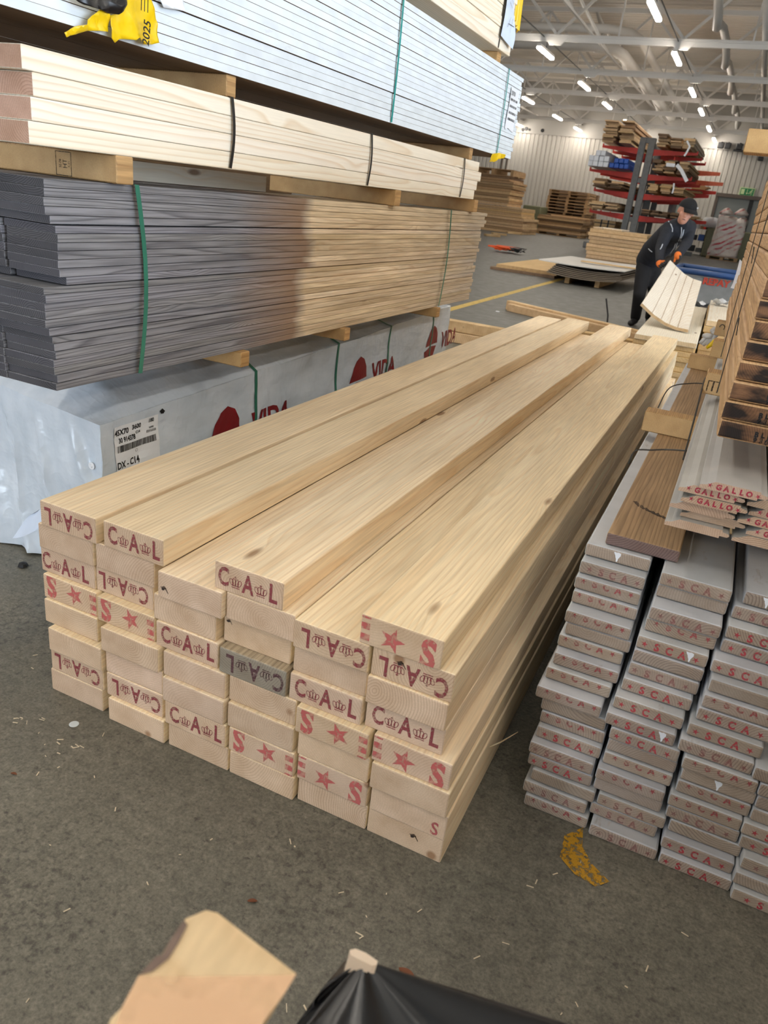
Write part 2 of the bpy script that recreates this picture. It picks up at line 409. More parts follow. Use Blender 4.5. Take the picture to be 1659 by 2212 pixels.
struct(MB().box(-30, 14, YW-.1, YW+.3, 6.06, 11).build('wall_back_upper', BAND))
struct(MB().box(-30.3, -30, -14, YW+.3, 0, 11).build('wall_left', WALLM))
struct(MB().box(-30, -12, -14.3, -14, 0, 11).box(-3, 14, -14.3, -14, 0, 11).box(-12, -3, -14.3, -14, 4.6, 11).build('wall_front', WALLM))
# right wall with an open gateway where the daylight comes in
GY0, GY1, GZ = -8.0, 5.0, 5.2
w = MB().box(14, 14.3, -14, GY0, 0, 11).box(14, 14.3, GY1, YW+.3, 0, 11).box(14, 14.3, GY0, GY1, GZ, 11)
struct(w.build('wall_right', WALLM))
mb = MB(); pts = profile_sheet(-14, YW, .42, .09); n = len(pts)
mb.add([(-30, y, 9.2+d*.4) for y, d in pts]+[(14, y, 9.2+d*.4) for y, d in pts], [(i, i+1, i+1+n, i+n) for i in range(n-1)])
mb.box(-30, 14, -14, YW, 9.4, 9.5)
struct(mb.build('ceiling', ROOFM, loc=(0, 0, 9.2)))
# roof trusses across the hall
TY = [23.3, 29.7, 36.0, 42.2, 47.9, 54.2]
def truss(y):
    mb = MB(); z0, z1 = 6.85, 8.9
    mb.box(-30, 13.9, y-.06, y-.02, z0-.02, z0+.02).box(-30, 13.9, y-.1, y+.1, z0+.02, z0+.05).box(-30, 13.9, y-.015, y+.015, z0-.16, z0+.02)
    mb.box(-30, 13.9, y-.08, y+.08, z1, z1+.16)
    x = -29.0; k = 0
    while x < 13.4:
        mb.bar((x, y, z0+.05), (x+2.1, y, z1), .09, .09); mb.bar((x+4.2, y, z0+.05), (x+2.1, y, z1), .09, .09)
        mb.bar((x+2.1, y, z0), (x+2.1, y, z1), .05, .05)
        mb.add([(x-.42, y-.03, z0-.02), (x+.42, y-.03, z0-.02), (x+.2, y-.03, z0-.26), (x-.2, y-.03, z0-.26),
                (x-.42, y+.03, z0-.02), (x+.42, y+.03, z0-.02), (x+.2, y+.03, z0-.26), (x-.2, y+.03, z0-.26)],
               [(0, 1, 2, 3), (7, 6, 5, 4), (0, 4, 5, 1), (1, 5, 6, 2), (2, 6, 7, 3), (3, 7, 4, 0)])
        x += 4.2
    o = mb.build('roof_truss', M['white_steel']); return o
for i, y in enumerate(TY):
    tag(truss(y), ['white lattice roof truss nearest the camera, over the tall board packs', 'second white roof truss from the camera, with gusset plates', 'third white roof truss from the camera',
        'fourth white roof truss from the camera', 'fifth white roof truss, just before the far wall', 'last white roof truss right against the far wall'][i], 'truss', 'white roof trusses across the hall', 'structure')
for i, x in enumerate((-16.5, -8.2, .2)):    # slender bracing along the roof
    mb = MB(); y = 20.
    for a, b in zip(TY[:-1], TY[1:]):
        mb.bar((x, a, 8.9), (x+1.4, (a+b)/2, 6.95), .08, .08); mb.bar((x+1.4, (a+b)/2, 6.95), (x, b, 8.9), .08, .08)
    mb.bar((x+1.4, 20, 6.95), (x+1.4, 56, 6.95), .07, .07)
    tag(mb.build('roof_bracing', M['white_steel']), ['zigzag roof bracing furthest left along the hall', 'zigzag roof bracing in the middle of the hall', 'zigzag roof bracing at the right side of the hall'][i], 'bracing', 'zigzag bracing between the trusses', 'structure')
# ventilation and water pipes
mb = MB().tube([(-14, 35.2, 7.6), (-8.0, 35.2, 7.6), (-7.2, 35.8, 7.6), (-7.0, 37, 7.6), (-6.9, 56.8, 7.6)], .22, 14)
tag(mb.build('duct', M['white_steel'], smooth=True), 'fat white pipe bending round along the roof, left of its thinner twin', 'pipe', 'bending pipes under the roof')
mb = MB().tube([(-14, 34.2, 8.0), (-7.3, 34.2, 8.0), (-6.5, 34.7, 8.0), (-6.25, 36, 8.0), (-6.1, 56.8, 7.6)], .16, 12)
tag(mb.build('duct', M['white_steel'], smooth=True), 'thinner white pipe bending round just right of the fat one', 'pipe', 'bending pipes under the roof')
mb = MB().tube([(-13, 24.8, 7.1), (-6.9, 24.8, 7.1), (-6.35, 24.6, 7.25), (-6.35, 24.0, 7.9)], .17, 12)
tag(mb.build('duct', M['white_steel'], smooth=True), 'white pipe with an elbow at the very top of the picture', 'pipe')
p = []
for y in range(22, 57):
    p.append((-2.75+.10*math.sin(y*1.0), y, 7.2+.30*math.cos(y*1.02)))
tag(MB().tube(p, .13, 10).build('duct', M['white_steel'], smooth=True), 'wavy white pipe drooping between the trusses at right', 'pipe')
tag(MB().tube([(-1.45, 22, 7.3), (-1.45, 56.8, 7.3)], .10, 10).build('duct', M['white_steel'], smooth=True), 'straight white pipe nearest the right picture edge', 'pipe')
# strip lights: rows along the hall
def emit(name, rgb, s):
    t = NT(name); return t.done((0, 0, 0, 1), .5, Emission_Color=srgb(*rgb), Emission_Strength=s)
LAMP = emit('lit_diffuser', (255, 245, 232), 62.)
def lamp_proto():
    o = empty('strip_light', (0, 0, 6.4), 'lit strip light', 'lamp')
    MB().box(-.07, .07, -1.0, 1.0, 6.46, 6.54).build('housing', M['white_steel'], o)
    MB().box(-.075, .075, -.98, .98, 6.38, 6.46).build('diffuser', LAMP, o, bevel=.02)
    MB().box(-.012, .012, -.02, .02, 6.54, 6.80).build('hanger', M['steel'], o)
    return o
proto = lamp_proto(); used = False
YL = [(23.9, 'first'), (30.2, 'second'), (37.2, 'third'), (43.0, 'fourth'), (49.7, 'fifth'), (55.6, 'sixth')]
ROWS = [(-3.95, 'the right hand row'), (-8.43, 'the middle row'), (-12.5, 'the third row from right'), (-16.6, 'the row furthest left')]
for x, rn in ROWS:
    for y, on in YL:
        if x < -8 and y < 28: continue
        if x < -12 and y < 40: continue
        if x < -16 and y < 55: continue
        o = proto if not used else copy_tree(proto)
        used = True
        o.location = (x, y, 6.4); tag(o, f'lit strip light, {on} from the camera in {rn}', 'lamp', 'strip lights under the roof')
for x in (-12.5, -8.43, -3.95, 4.65, 8.95):
    for y in (-9, -2.5, 4, 10.5, 17.2):
        o = copy_tree(proto); o.location = (x, y, 6.4)
        tag(o, f'lit strip light {abs(y):.0f} m {"behind" if y < 0 else "ahead"} and {abs(x):.0f} m {"right" if x > 0 else "left"} of the viewer', 'lamp', 'strip lights under the roof')
for i, (x, rn) in enumerate(ROWS):
    y0 = (20, 26, 40, 54)[i]
    tag(MB().tube([(x, y0, 6.83), (x, 57, 6.83)], .02, 6).build('lamp_cable', M['steel']), f'thin dark cable carrying {rn} of strip lights', 'cable', 'cables along the light rows')
# door, sign, lamps on the far wall
d0 = aty(1556, 425, YW); d1 = aty(1640, 437, YW)
dx0, dx1, dz = d0.x-.1, .9, d0.z
dr = struct(MB().box(dx0, dx1, YW-.14, YW-.06, 0, dz).build('door_1', plain('grey_sliding_door', (128, 134, 134), .5, var=.05, scale=.6)))
MB().box(dx0-.18, dx1+.2, YW-.3, YW-.06, dz, dz+.22).box(dx0-.14, dx0, YW-.25, YW-.06, 0, dz).build('door_rail', plain('brown_steel', (96, 84, 76), .5), dr)
ds = aty(1624, 434, YW).x
MB().box(ds-.12, ds+.12, YW-.2, YW-.14, 0, dz-.02).build('door_post', M['dark'], dr)
MB().box(dx0+.28, dx0+.36, YW-.2, YW-.14, .8, 2.2).build('door_handle', M['dark'], dr)
a = aty(1602.5, 409, YW-.2); b = aty(1625, 420, YW-.2); cx, cz = (a.x+b.x)/2, (a.z+b.z)/2; wS, hS = .80, .40
sg = empty('exit_sign', (cx, YW-.12, cz-hS/2), 'green running-man exit sign on the far wall above the door', 'sign')
MB().box(cx-wS/2, cx+wS/2, YW-.16, YW-.07, cz-hS/2, cz+hS/2).build('panel', M['green_sign'], sg)
F = Flat()
F.rect(-.36, -.16, -.15, .15)                                  # doorway
F.rect(-.015, .015, -.06, .15).poly([(-.07, -.05), (0, -.15), (.07, -.05)])   # arrow down
F.ring(.27, .12, .03, .03, .03)
F.line([(.25, .07), (.21, -.03)], .06).line([(.21, -.03), (.28, -.08), (.24, -.16)], .035).line([(.20, -.03), (.15, -.09), (.09, -.08)], .035)
F.line([(.25, .05), (.32, .0)], .028).line([(.24, .06), (.16, .03), (.14, -.02)], .028)
child_mesh('pictogram', F.mesh('pictogram', lambda x, y: (cx+x-sg.location.x, -.042, cz+y-sg.location.z)), M['pale_sign'], sg)
MB().box(cx-wS/2-.05, cx+wS/2+.05, YW-.15, YW-.07, cz-hS/2-.05, cz-hS/2).box(cx-wS/2-.05, cx+wS/2+.05, YW-.15, YW-.07, cz+hS/2, cz+hS/2+.05).box(cx-wS/2-.05, cx-wS/2, YW-.15, YW-.07, cz-hS/2, cz+hS/2).box(cx+wS/2, cx+wS/2+.05, YW-.15, YW-.07, cz-hS/2, cz+hS/2).build('frame', M['pale_sign'], sg)
for i, (u, v) in enumerate(((1497, 306), (1557, 314), (1572, 315), (1597, 317))):
    p = aty(u, v, YW-.7); mb = MB().cbox((p.x, p.y, p.z), (.36, .3, .34)).bar((p.x, p.y, p.z), (p.x, YW-.1, p.z+.25), .08, .08)
    if i == 3: mb.box(p.x-.3, p.x+.9, p.y-.1, p.y+.1, p.z-.28, p.z-.16)
    tag(mb.build('mounted_floodlight', M['dark'], bevel=.03), ['single dark floodlight high on the wall just right of the rack', 'left one of the dark floodlights high on the wall above the door', 'middle dark floodlight high on the wall above the door', 'dark floodlight with a long bar, rightmost on the wall'][i], 'floodlight', 'dark floodlights on the far wall')
p = aty(1643, 343, YW-.3)
tag(MB().cbox(p, (.34, .3, .22)).bar(p, (p.x, YW-.08, p.z+.1), .06, .06).build('mounted_camera', M['dark'], bevel=.03), 'small dark camera on the wall above and right of the exit sign', 'camera')
for i, (u, v, r) in enumerate(((1130, 280, .10), (1137, 278, .12), (1144, 280, .08), (1172, 282, .12))):
    p = aty(u, v, YW-.1); mb = MB(); n = 14
    mb.tube([(p.x, YW-.14, p.z), (p.x, YW-.1, p.z)], r, 14)
    tag(mb.build('wall_vent', M['dark']), ['leftmost round black wall vent at the grey band', 'second and largest of three round black wall vents', 'small third round black wall vent', 'lone round black wall vent to the right of the others'][i], 'vent', 'round vents on the far wall')
p0 = aty(1085, 345, YW-.2); p1 = aty(1078, 372, YW-.2)
for i, dx in enumerate((0, .35)):
    tag(MB().tube([(p0.x+dx, YW-.15, 0), (p0.x+dx, YW-.15, 6.0)], .06, 8).build('downpipe', plain('brown_pipe', (92, 80, 72), .5)), ['left one of two brown pipes down the far wall', 'right one of two brown pipes down the far wall'][i], 'pipe', 'brown wall pipes')
# floor paint
def worn(name, rgb, lo=.40, hi=.55, scale=14.):
    t = NT(name); a = t.rng(t.noise(t.coord(), scale, 4., .65), lo, hi, 0., .9)
    return t.done(srgb(*rgb), .6, Alpha=a)
a, b = Vector((-3.42, 8.6, .002)), Vector((-3.72, 21., .002))
tag(MB().add([(a.x-.06, a.y, .002), (a.x+.06, a.y, .002), (b.x+.06, b.y, .002), (b.x-.06, b.y, .002)], [(0, 1, 2, 3)]).build('floor_line', worn('worn_yellow_line', (206, 176, 92), .30, .42)), 'worn yellow line painted along the grey floor', 'floor marking')
c = atz(1250, 1855, 0)
pts = [(c.x+dx, c.y+dy, .002) for dx, dy in ((-.045, .05), (-.01, .10), (.0, .04), (.03, .0), (.075, -.03), (.05, -.06), (.0, -.05), (-.04, -.02))]
tag(MB().add(pts, [tuple(range(8))]).build('paint_patch', worn('worn_yellow_patch', (190, 142, 24), .40, .52, 60.)), 'scuffed yellow paint patch on the floor by the grey boards', 'floor marking')
# ------------------------------------------------------------------ light
wd = bpy.data.worlds.new('daylight'); scene.world = wd; wd.use_nodes = True
bg = wd.node_tree.nodes['Background']; bg.inputs[0].default_value = (.72, .84, 1.0, 1); bg.inputs[1].default_value = 6.0
la = bpy.data.lights.new('gate_daylight', 'AREA'); la.shape = 'RECTANGLE'; la.size = GY1-GY0; la.size_y = GZ-.2; la.energy = 950; la.color = (.74, .87, 1.0)
lo = bpy.data.objects.new('gate_daylight', la); COL.objects.link(lo); lo.location = (13.95, (GY0+GY1)/2, GZ/2); lo.rotation_euler = (PI/2, 0, PI/2)
lb = bpy.data.lights.new('rear_gate_daylight', 'AREA'); lb.shape = 'RECTANGLE'; lb.size = 9; lb.size_y = 4.4; lb.energy = 300; lb.color = (.76, .87, 1.0)
lo = bpy.data.objects.new('rear_gate_daylight', lb); COL.objects.link(lo); lo.location = (-7.5, -13.95, 2.3); lo.rotation_euler = (PI/2, 0, 0)
# ------------------------------------------------------------------ camera
cd = bpy.data.cameras.new('camera'); co = bpy.data.objects.new('camera', cd); COL.objects.link(co)
r = ROT
co.matrix_world = Matrix(((r[0][0], -r[0][1], -r[0][2], CAM.x), (r[1][0], -r[1][1], -r[1][2], CAM.y), (r[2][0], -r[2][1], -r[2][2], CAM.z), (0, 0, 0, 1)))
cd.sensor_fit = 'AUTO'; cd.sensor_width = 36; cd.lens = 36*FPX/2212; cd.clip_start = .05; cd.clip_end = 200
cd.dof.use_dof = True; cd.dof.focus_distance = 2.3; cd.dof.aperture_fstop = 6.8
scene.camera = co
vs = scene.view_settings; vs.view_transform = 'Standard'; vs.look = 'None'; vs.gamma = 1; vs.exposure = 0.33
scene.cycles.use_denoising = True; scene.cycles.use_adaptive_sampling = True; scene.cycles.adaptive_threshold = .025; scene.cycles.max_bounces = 6; scene.cycles.diffuse_bounces = 3; scene.cycles.glossy_bounces = 3; scene.cycles.transparent_max_bounces = 6
scene.cycles.sample_clamp_indirect = 6.0; scene.cycles.use_light_tree = True
# ================================================================== stack of fresh beams in the middle
ORD = ['', 'first', 'second', 'third', 'fourth', 'fifth', 'sixth', 'seventh', 'eighth', 'ninth', 'tenth', 'eleventh', 'twelfth', 'thirteenth', 'fourteenth', 'fifteenth', 'sixteenth', 'seventeenth', 'eighteenth', 'nineteenth', 'twentieth', 'twenty-first', 'twenty-second', 'twenty-third', 'twenty-fourth', 'twenty-fifth']
BW, BH = .184, .0695
def crown(F, x, y, k):
    F.rect(x-.0095*k, x+.0095*k, y-.0135*k, y-.0115*k).rect(x-.009*k, x+.009*k, y-.0095*k, y-.008*k)
    w = .0016*k
    for cx, rx, ry, a in ((-.0095, .0035, .0068, .35), (.0095, .0035, .0068, -.35)):
        F.add((Flat().ring(0, 0, rx*k*1.1, ry*k, w).v, Flat().ring(0, 0, rx*k*1.1, ry*k, w).f), x+cx*k, y-.001*k, a)
    F.ring(x-.0035*k, y-.0005*k, .0036*k, .0078*k, w).ring(x+.0035*k, y-.0005*k, .0036*k, .0078*k, w)
    F.line([(x, y-.008*k), (x, y+.013*k)], w).line([(x-.0028*k, y+.0105*k), (x+.0028*k, y+.0105*k)], w)
def cal_art():
    F = Flat()
    F.text('C', -.0665, .001, .064, .66, .0018).text('A', -.001, -.001, .064, .66, .0018).text('L', .0645, -.001, .064, .72, .0018)
    crown(F, -.034, -.002, 1.15); crown(F, .033, -.002, 1.15)
    return F
def es_art():
    F = Flat()
    F.text('E', -.092, .006, .088, 1.0, .004).star(-.018, -.004, .030, .25).text('S', .062, -.010, .090, .78, .004)
    return F
CALM = cal_art().mesh('cal', lambda x, y: (x, -.0007, y)); ESM = es_art().mesh('es', lambda x, y: (x, -.0007, y), (-.0895, .0895, -.0325, .0325))
SM = Flat().text('S', .066, -.012, .05, .8, .001).mesh('s', lambda x, y: (x, -.0007, y), (-.0895, .0895, -.0325, .0325))
CALM.materials.append(M['maroon']); ESM.materials.append(M['red_ink']); SM.materials.append(M['faint_ink'])
CALG = CALM.copy(); CALG.materials.clear(); CALG.materials.append(ink('dim_maroon_ink', (92, 44, 56), .7))
BEAMS = [(1,8,-1.354,1.246),(1,7,-1.373,1.252),(1,6,-1.377,1.258),(1,5,-1.362,1.246),(1,4,-1.357,1.239),(1,3,-1.329,1.220),(1,2,-1.337,1.231),(1,1,-1.342,1.231),(2,8,-1.152,1.251),(2,7,-1.184,1.255),(2,6,-1.193,1.262),(2,5,-1.171,1.239),(2,4,-1.144,1.219),(2,3,-1.141,1.230),(2,2,-1.139,1.228),(2,1,-1.127,1.218),(3,7,-0.971,1.232),(3,6,-0.990,1.239),(3,5,-0.979,1.234),(3,4,-0.950,1.225),(3,3,-0.946,1.216),(3,2,-0.941,1.219),(3,1,-0.934,1.224),(4,8,-0.818,1.244),(4,7,-0.785,1.245),(4,6,-0.797,1.256),(4,5,-0.789,1.230),(4,4,-0.760,1.232),(4,3,-0.756,1.223),(4,2,-0.750,1.223),(4,1,-0.746,1.224),(5,7,-0.598,1.233),(5,6,-0.600,1.245),(5,5,-0.600,1.235),(5,4,-0.569,1.219),(5,3,-0.564,1.229),(5,2,-0.560,1.229),(5,1,-0.557,1.235),(6,8,-0.441,1.233),(6,7,-0.409,1.238),(6,6,-0.411,1.232),(6,5,-0.410,1.243),(6,4,-0.379,1.230),(6,3,-0.373,1.223),(6,2,-0.369,1.232),(6,1,-0.370,1.236)]
STAMP = {(1,8):'i',(1,6):'c',(1,5):'r',(1,2):'i',(2,8):'c',(2,6):'i',(2,5):'r',(2,2):'i',(3,5):'c',(3,2):'c',(4,8):'c',(4,5):'g',(4,2):'r',(5,7):'i',(5,5):'c',(5,4):'r',(5,2):'e',(6,8):'e',(6,7):'i',(6,5):'c',(6,4):'e',(6,2):'s'}
FAR = {(1,8):6.30,(2,8):6.45,(4,8):6.50,(6,8):6.31,(3,7):6.17,(5,7):6.17}
COLN = ['', 'leftmost column', 'second column from left', 'third column from left', 'third column from right', 'second column from right', 'rightmost column']
STN = {'i': 'upside-down CAL stamp', 'c': 'upright CAL stamp', 'r': 'upside-down red S-star stamp', 'g': 'mould-darkened upside-down CAL stamp', 'e': 'upright red star-S stamp', 's': 'faint red mark at its right end'}
HGT = {1: 8, 2: 8, 3: 7, 4: 8, 5: 7, 6: 8}
def beam_mesh(w, h, L, bev):
    mb = MB().box(-w/2, w/2, 0, L, 0, h)
    return mb.mesh('beam', bevel=bev, seg=2)
knotm = MB(); 
def knot_mesh(r):
    F = Flat(); pts = [(r*(1+.35*math.sin(3*t+r*900)+.2*math.cos(5*t))*math.cos(t), r*.8*(1+.3*math.sin(2*t))*math.sin(t)) for t in [2*PI*i/16 for i in range(16)]]
    F.poly(pts); F.poly([(r*.6, r*.2), (r*1.9, -r*1.5), (r*2.1, -r*1.4), (r*.9, r*.5)])
    m = F.mesh('knot', lambda x, y: (x, -.0006, y)); m.materials.append(ink('knot_bark', (44, 28, 20), .9, 60.)); return m
random.seed(3)
for c, k, x, y in BEAMS:
    n = HGT[c]-k+1
    pos = 'on top' if n == 1 else ('at the bottom' if k == 1 else ORD[n]+' from top')
    L = FAR.get((c, k), 6.2+random.uniform(-.08, .08))-y
    st = STAMP.get((c, k))
    mat = M['pine_grey'] if (c, k) == (4, 5) else M['pine']
    b = link('timber_beam', beam_mesh(BW-.001 if c < 6 else BW, BH, L, .0035), mat, None, (x, y, (k-1)*.07))
    if c == 6: b.rotation_euler.z = 0
    lab = ('dark mould-greyed beam ' if (c, k) == (4, 5) else 'pale sawn beam ')+pos+' of '+COLN[c]+', '+(STN[st] if st else 'plain unstamped end')
    tag(b, lab, 'beam', 'sawn beams of the middle stack')
    if st:
        me = {'i': CALM, 'c': CALM, 'g': CALG, 'r': ESM, 'e': ESM, 's': SM}[st]
        dx = random.uniform(-.006, .006); dz = random.uniform(-.003, .003)
        child_mesh('stamp', me, None, b, (dx if st in 'icg' else 0, 0, BH/2+(dz if st in 'icg' else 0)), (0, PI if st in 'irg' else 0, 0))
    if (c, k) in ((6, 7), (4, 6), (6, 1), (3, 7)):
        kx = {(6, 7): (-.028, .052), (4, 6): (-.078, .058), (6, 1): (.02, .045), (3, 7): (-.074, .028)}[(c, k)]
        child_mesh('knot', knot_mesh(.007 if k != 6 else .005), None, b, (kx[0], -.0003, kx[1]))
# ================================================================== grey primed boards, right
RS = [(1,18,-0.107,1.769),(1,17,-0.107,1.734),(1,16,-0.108,1.714),(1,15,-0.105,1.704),(1,14,-0.106,1.661),(1,13,-0.099,1.665),(1,12,-0.109,1.659),(1,11,-0.106,1.628),(1,10,-0.114,1.611),(1,9,-0.122,1.571),(1,8,-0.104,1.579),(1,7,-0.099,1.576),(1,6,-0.098,1.561),(1,5,-0.104,1.538),(1,4,-0.100,1.538),(1,3,-0.084,1.529),(1,2,-0.095,1.521),(1,1,-0.084,1.514),(2,18,0.078,1.719),(2,17,0.078,1.726),(2,16,0.076,1.669),(2,15,0.074,1.675),(2,14,0.067,1.646),(2,13,0.067,1.640),(2,12,0.066,1.636),(2,11,0.061,1.616),(2,10,0.054,1.585),(2,9,0.047,1.562),(2,8,0.065,1.558),(2,7,0.067,1.563),(2,6,0.066,1.556),(2,5,0.060,1.534),(2,4,0.062,1.542),(2,3,0.079,1.534),(2,2,0.068,1.536),(2,1,0.080,1.503),(3,18,0.261,1.742),(3,17,0.246,1.726),(3,16,0.243,1.688),(3,15,0.242,1.684),(3,14,0.232,1.642),(3,13,0.238,1.615),(3,12,0.234,1.600),(3,11,0.231,1.597),(3,10,0.221,1.578),(3,9,0.212,1.559),(3,8,0.230,1.546),(3,7,0.236,1.555),(3,6,0.234,1.552),(3,5,0.226,1.539),(3,4,0.230,1.541),(3,3,0.244,1.539),(3,2,0.238,1.517),(3,1,0.243,1.501),(4,9,0.376,1.550),(4,8,0.396,1.548),(4,7,0.401,1.551),(4,6,0.400,1.548),(4,5,0.391,1.536),(4,4,0.396,1.534),(4,3,0.409,1.510),(4,2,0.403,1.496),(4,1,0.408,1.483)]
RT, RTH, RW = .0345, .0325, .156
def sca_art():
    F = Flat()
    F.star(-.058, .0, .0085, .2, 5, .35).text('S', -.030, -.001, .026, .95, .0012).text('C', -.003, -.001, .026, .85, .0012).text('A', .026, -.001, .026, .85, .0012).star(.056, -.001, .0085, .5, 5, .35)
    return F
SCAM = sca_art().mesh('sca', lambda x, y: (x, -.0007, y), (-.075, .075, -.0145, .0145)); SCAM.materials.append(ink('loose_red_ink', (188, 62, 72), .78, 170.))
SCAF = SCAM.copy(); SCAF.materials.clear(); SCAF.materials.append(ink('faint_red_ink', (168, 84, 88), .50, 150.))
SCAT = sca_art().mesh('sca', lambda x, y: (x, -.0007, y+.010), (-.075, .075, -.014, .0045)); SCAT.materials.append(ink('clipped_red_ink', (180, 74, 80), .6, 150.))
SKIND = {1: '_4fttt__t__ttt_tS_ffS_t', }
SC = {(1,17):'f',(1,16):'t',(1,15):'t',(1,14):'t',(1,12):'t',(1,11):'t',(1,10):'t',(1,9):'t',(1,6):'c',(1,5):'f',(1,4):'c',(1,2):'f',(1,7):'t',(1,1):'t',
      (2,18):'f',(2,16):'f',(2,15):'t',(2,14):'c',(2,12):'f',(2,11):'c',(2,10):'c',(2,9):'c',(2,8):'c',(2,6):'t',(2,5):'t',(2,3):'f',(2,2):'f',(2,1):'f',
      (3,17):'f',(3,16):'c',(3,15):'c',(3,14):'c',(3,12):'t',(3,11):'c',(3,10):'c',(3,9):'f',(3,8):'t',(3,6):'t',(3,5):'t',(3,4):'f',(3,2):'c',(3,1):'c',(4,5):'c',(4,4):'c',(4,3):'f',(4,1):'c'}
SCN = {'f': 'faint red lettering', 'c': 'clear red lettering', 't': 'cut-off red marks', None: 'bare end grain'}
RCOL = ['', 'left column', 'second column', 'third column', 'frame-edge column']
random.seed(11)
for c, k, x, y in RS:
    w = RW if c < 4 else .17
    mb = MB().box(-w/2, w/2, 0, 4.85+random.uniform(-.06, .06)-y, 0, RTH)
    s = SC.get((c, k))
    b = link('primed_board', mb.mesh('primed_board', bevel=.005, seg=2), M['primed'], None, (x, y, (k-1)*RT))
    tag(b, f'grey board {ORD[k]+" from" if k > 1 else "at the"} bottom, {RCOL[c]} of right stack, {SCN[s]}', 'board', 'grey boards of the right stack')
    if s: child_mesh('stamp', {'f': SCAF, 'c': SCAM, 't': SCAT}[s], None, b, (random.uniform(-.006, .006), 0, RTH/2-.001))
    if (c, k) in ((1,18),(2,14),(3,18),(2,9),(3,7)):
        F = Flat(); rx = {(1,18): .0, (2,14): .04, (3,18): -.03, (2,9): .05, (3,7): .0}[(c, k)]
        F.poly([(-.010, .0135), (-.003, .0125), (.001, .014), (.007, .012), (.0075, .006), (.005, .001), (.003, -.003), (.0025, -.009), (.001, -.012), (-.001, -.011), (-.0015, -.005), (-.004, .0), (-.0055, .005), (-.008, .008)])
        m = F.mesh('drip', lambda u, v: (u, -.0008, v)); m.materials.append(M['label_paper']); child_mesh('primer_drip', m, None, b, (rx, 0, RTH/2))
ZR = 18*RT                                                       # 0.621
o = MB().box(-.0865, .0865, 0, 3.0, 0, .031).mesh('plank', bevel=.004, seg=2)
b = link('brown_plank', o, M['oldplank'], None, (-.058, 1.789, ZR)); tag(b, 'brown weathered plank with a dark scuff lying on top of the grey boards', 'board')
F = Flat(); F.line([(-.058+.0047*i, .275-.085*(i/24)**.6+.006*math.sin(i*1.9)+.004*math.sin(i*3.7)) for i in range(25)], .012)
m = F.mesh('scuff', lambda u, v: (u, v, .0318)); m.materials.append(ink('scuff', (58, 44, 34), .75, 190.)); child_mesh('scuff', m, None, b)
# ================================================================== milled panelling pack (GALLO) on top
def pan_poly(w, t):
    return [(0, 0), (w-.02, 0), (w-.02, .0055), (w-.004, .0055), (w, .009), (w-.002, .0135), (w-.016, .0165), (w-.016, t), (.030, t), (.014, .011), (.002, .0085), (0, .006)]
PT = .0217; KP = .915; ZP = .7275
def gallo_art():
    F = Flat(); F.star(-.048, .001, .0065, .2, 5, .35)
    for i, ch in enumerate('GALLO'): F.text(ch, -.030+i*.0155, 0, .0165, .95, .001)
    F.star(.050, 0, .0065, .6, 5, .35); return F
GALM = gallo_art().mesh('gallo', lambda x, y: (x, -.0007, y)); GALM.materials.append(ink('crimson_ink', (176, 34, 66), .85, 120.))
PROW = [(1, 6, .028, 1.885, 1), (1, 5, -.016, 1.900, 1), (1, 4, -.004, 1.897, 1), (1, 3, -.026, 1.905, 0), (1, 2, .004, 1.925, 0), (1, 1, -.026, 1.899, 0)]
for i, (c, r, x0, y0, s) in enumerate(PROW):
    w = .139; x0 *= KP; y0 *= KP
    me = MB().prism(pan_poly(w, PT-.0012), 0, 5.2-y0).mesh('panelling'); z = ZP+(r-1)*PT
    b = link('panelling_board', me, M['panelling'], None, (x0, y0, z))
    tag(b, f'milled panelling board {["lowest", "second from below", "third from below", "fourth from below", "fifth from below", "topmost"][r-1]} in left column of the GALLO pack', 'board', 'milled panelling boards')
    if s: child_mesh('stamp', GALM, None, b, (w/2, 0, PT/2-.001))
random.seed(5)
for r in range(1, 7):
    x0 = {1: .122, 2: .146, 3: .122, 4: .139, 5: .130, 6: .169}[r]
    me = MB().prism(pan_poly(.139, PT-.0012), 0, 3.4).mesh('panelling'); z = ZP+(r-1)*PT
    b = link('panelling_board', me, M['panelling'], None, (x0, 1.74+random.uniform(-.012, .015), z))
    tag(b, f'milled panelling board {["lowest", "second from below", "third from below", "fourth from below", "fifth from below", "topmost"][r-1]} in right column of the GALLO pack', 'board', 'milled panelling boards')
    if r in (2, 3, 4, 6): child_mesh('stamp', GALM, None, b, (.070, 0, PT/2-.001))
ZG = ZP+6*PT                                                     # 0.858
def block(name, x0, x1, y0, y1, z0, z1, lab, cat='bearer', mat='bearer', grp=None, bev=.003, **k):
    return tag(MB().box(x0, x1, y0, y1, z0, z1).build(name, M[mat], bevel=bev, **k), lab, cat, grp)
block('bearer_block', -.205, .55, 2.865, 2.945, ZR+.0315, ZP-.0005, 'yellowish bearer sticking out left between brown plank and milled panelling')
tag(MB().prism([(-.215, 0), (-.12, 0), (-.12, .018), (-.205, .030)], 2.85, 2.863).build('lath_splinter', M['bearer'], loc=None), 'short split lath under the front of the yellowish bearer', 'lath') if False else None
block('bearer_block', -.165, .55, 4.45, 4.53, ZR+.0315, ZP-.0005, 'reddish bearer beside the far end of the panelling, under the gloves')
block('bearer_block', .01, .55, 1.99, 2.06, ZR+.0315, ZP-.0005, 'shadowed bearer just behind the front ends of the panelling')
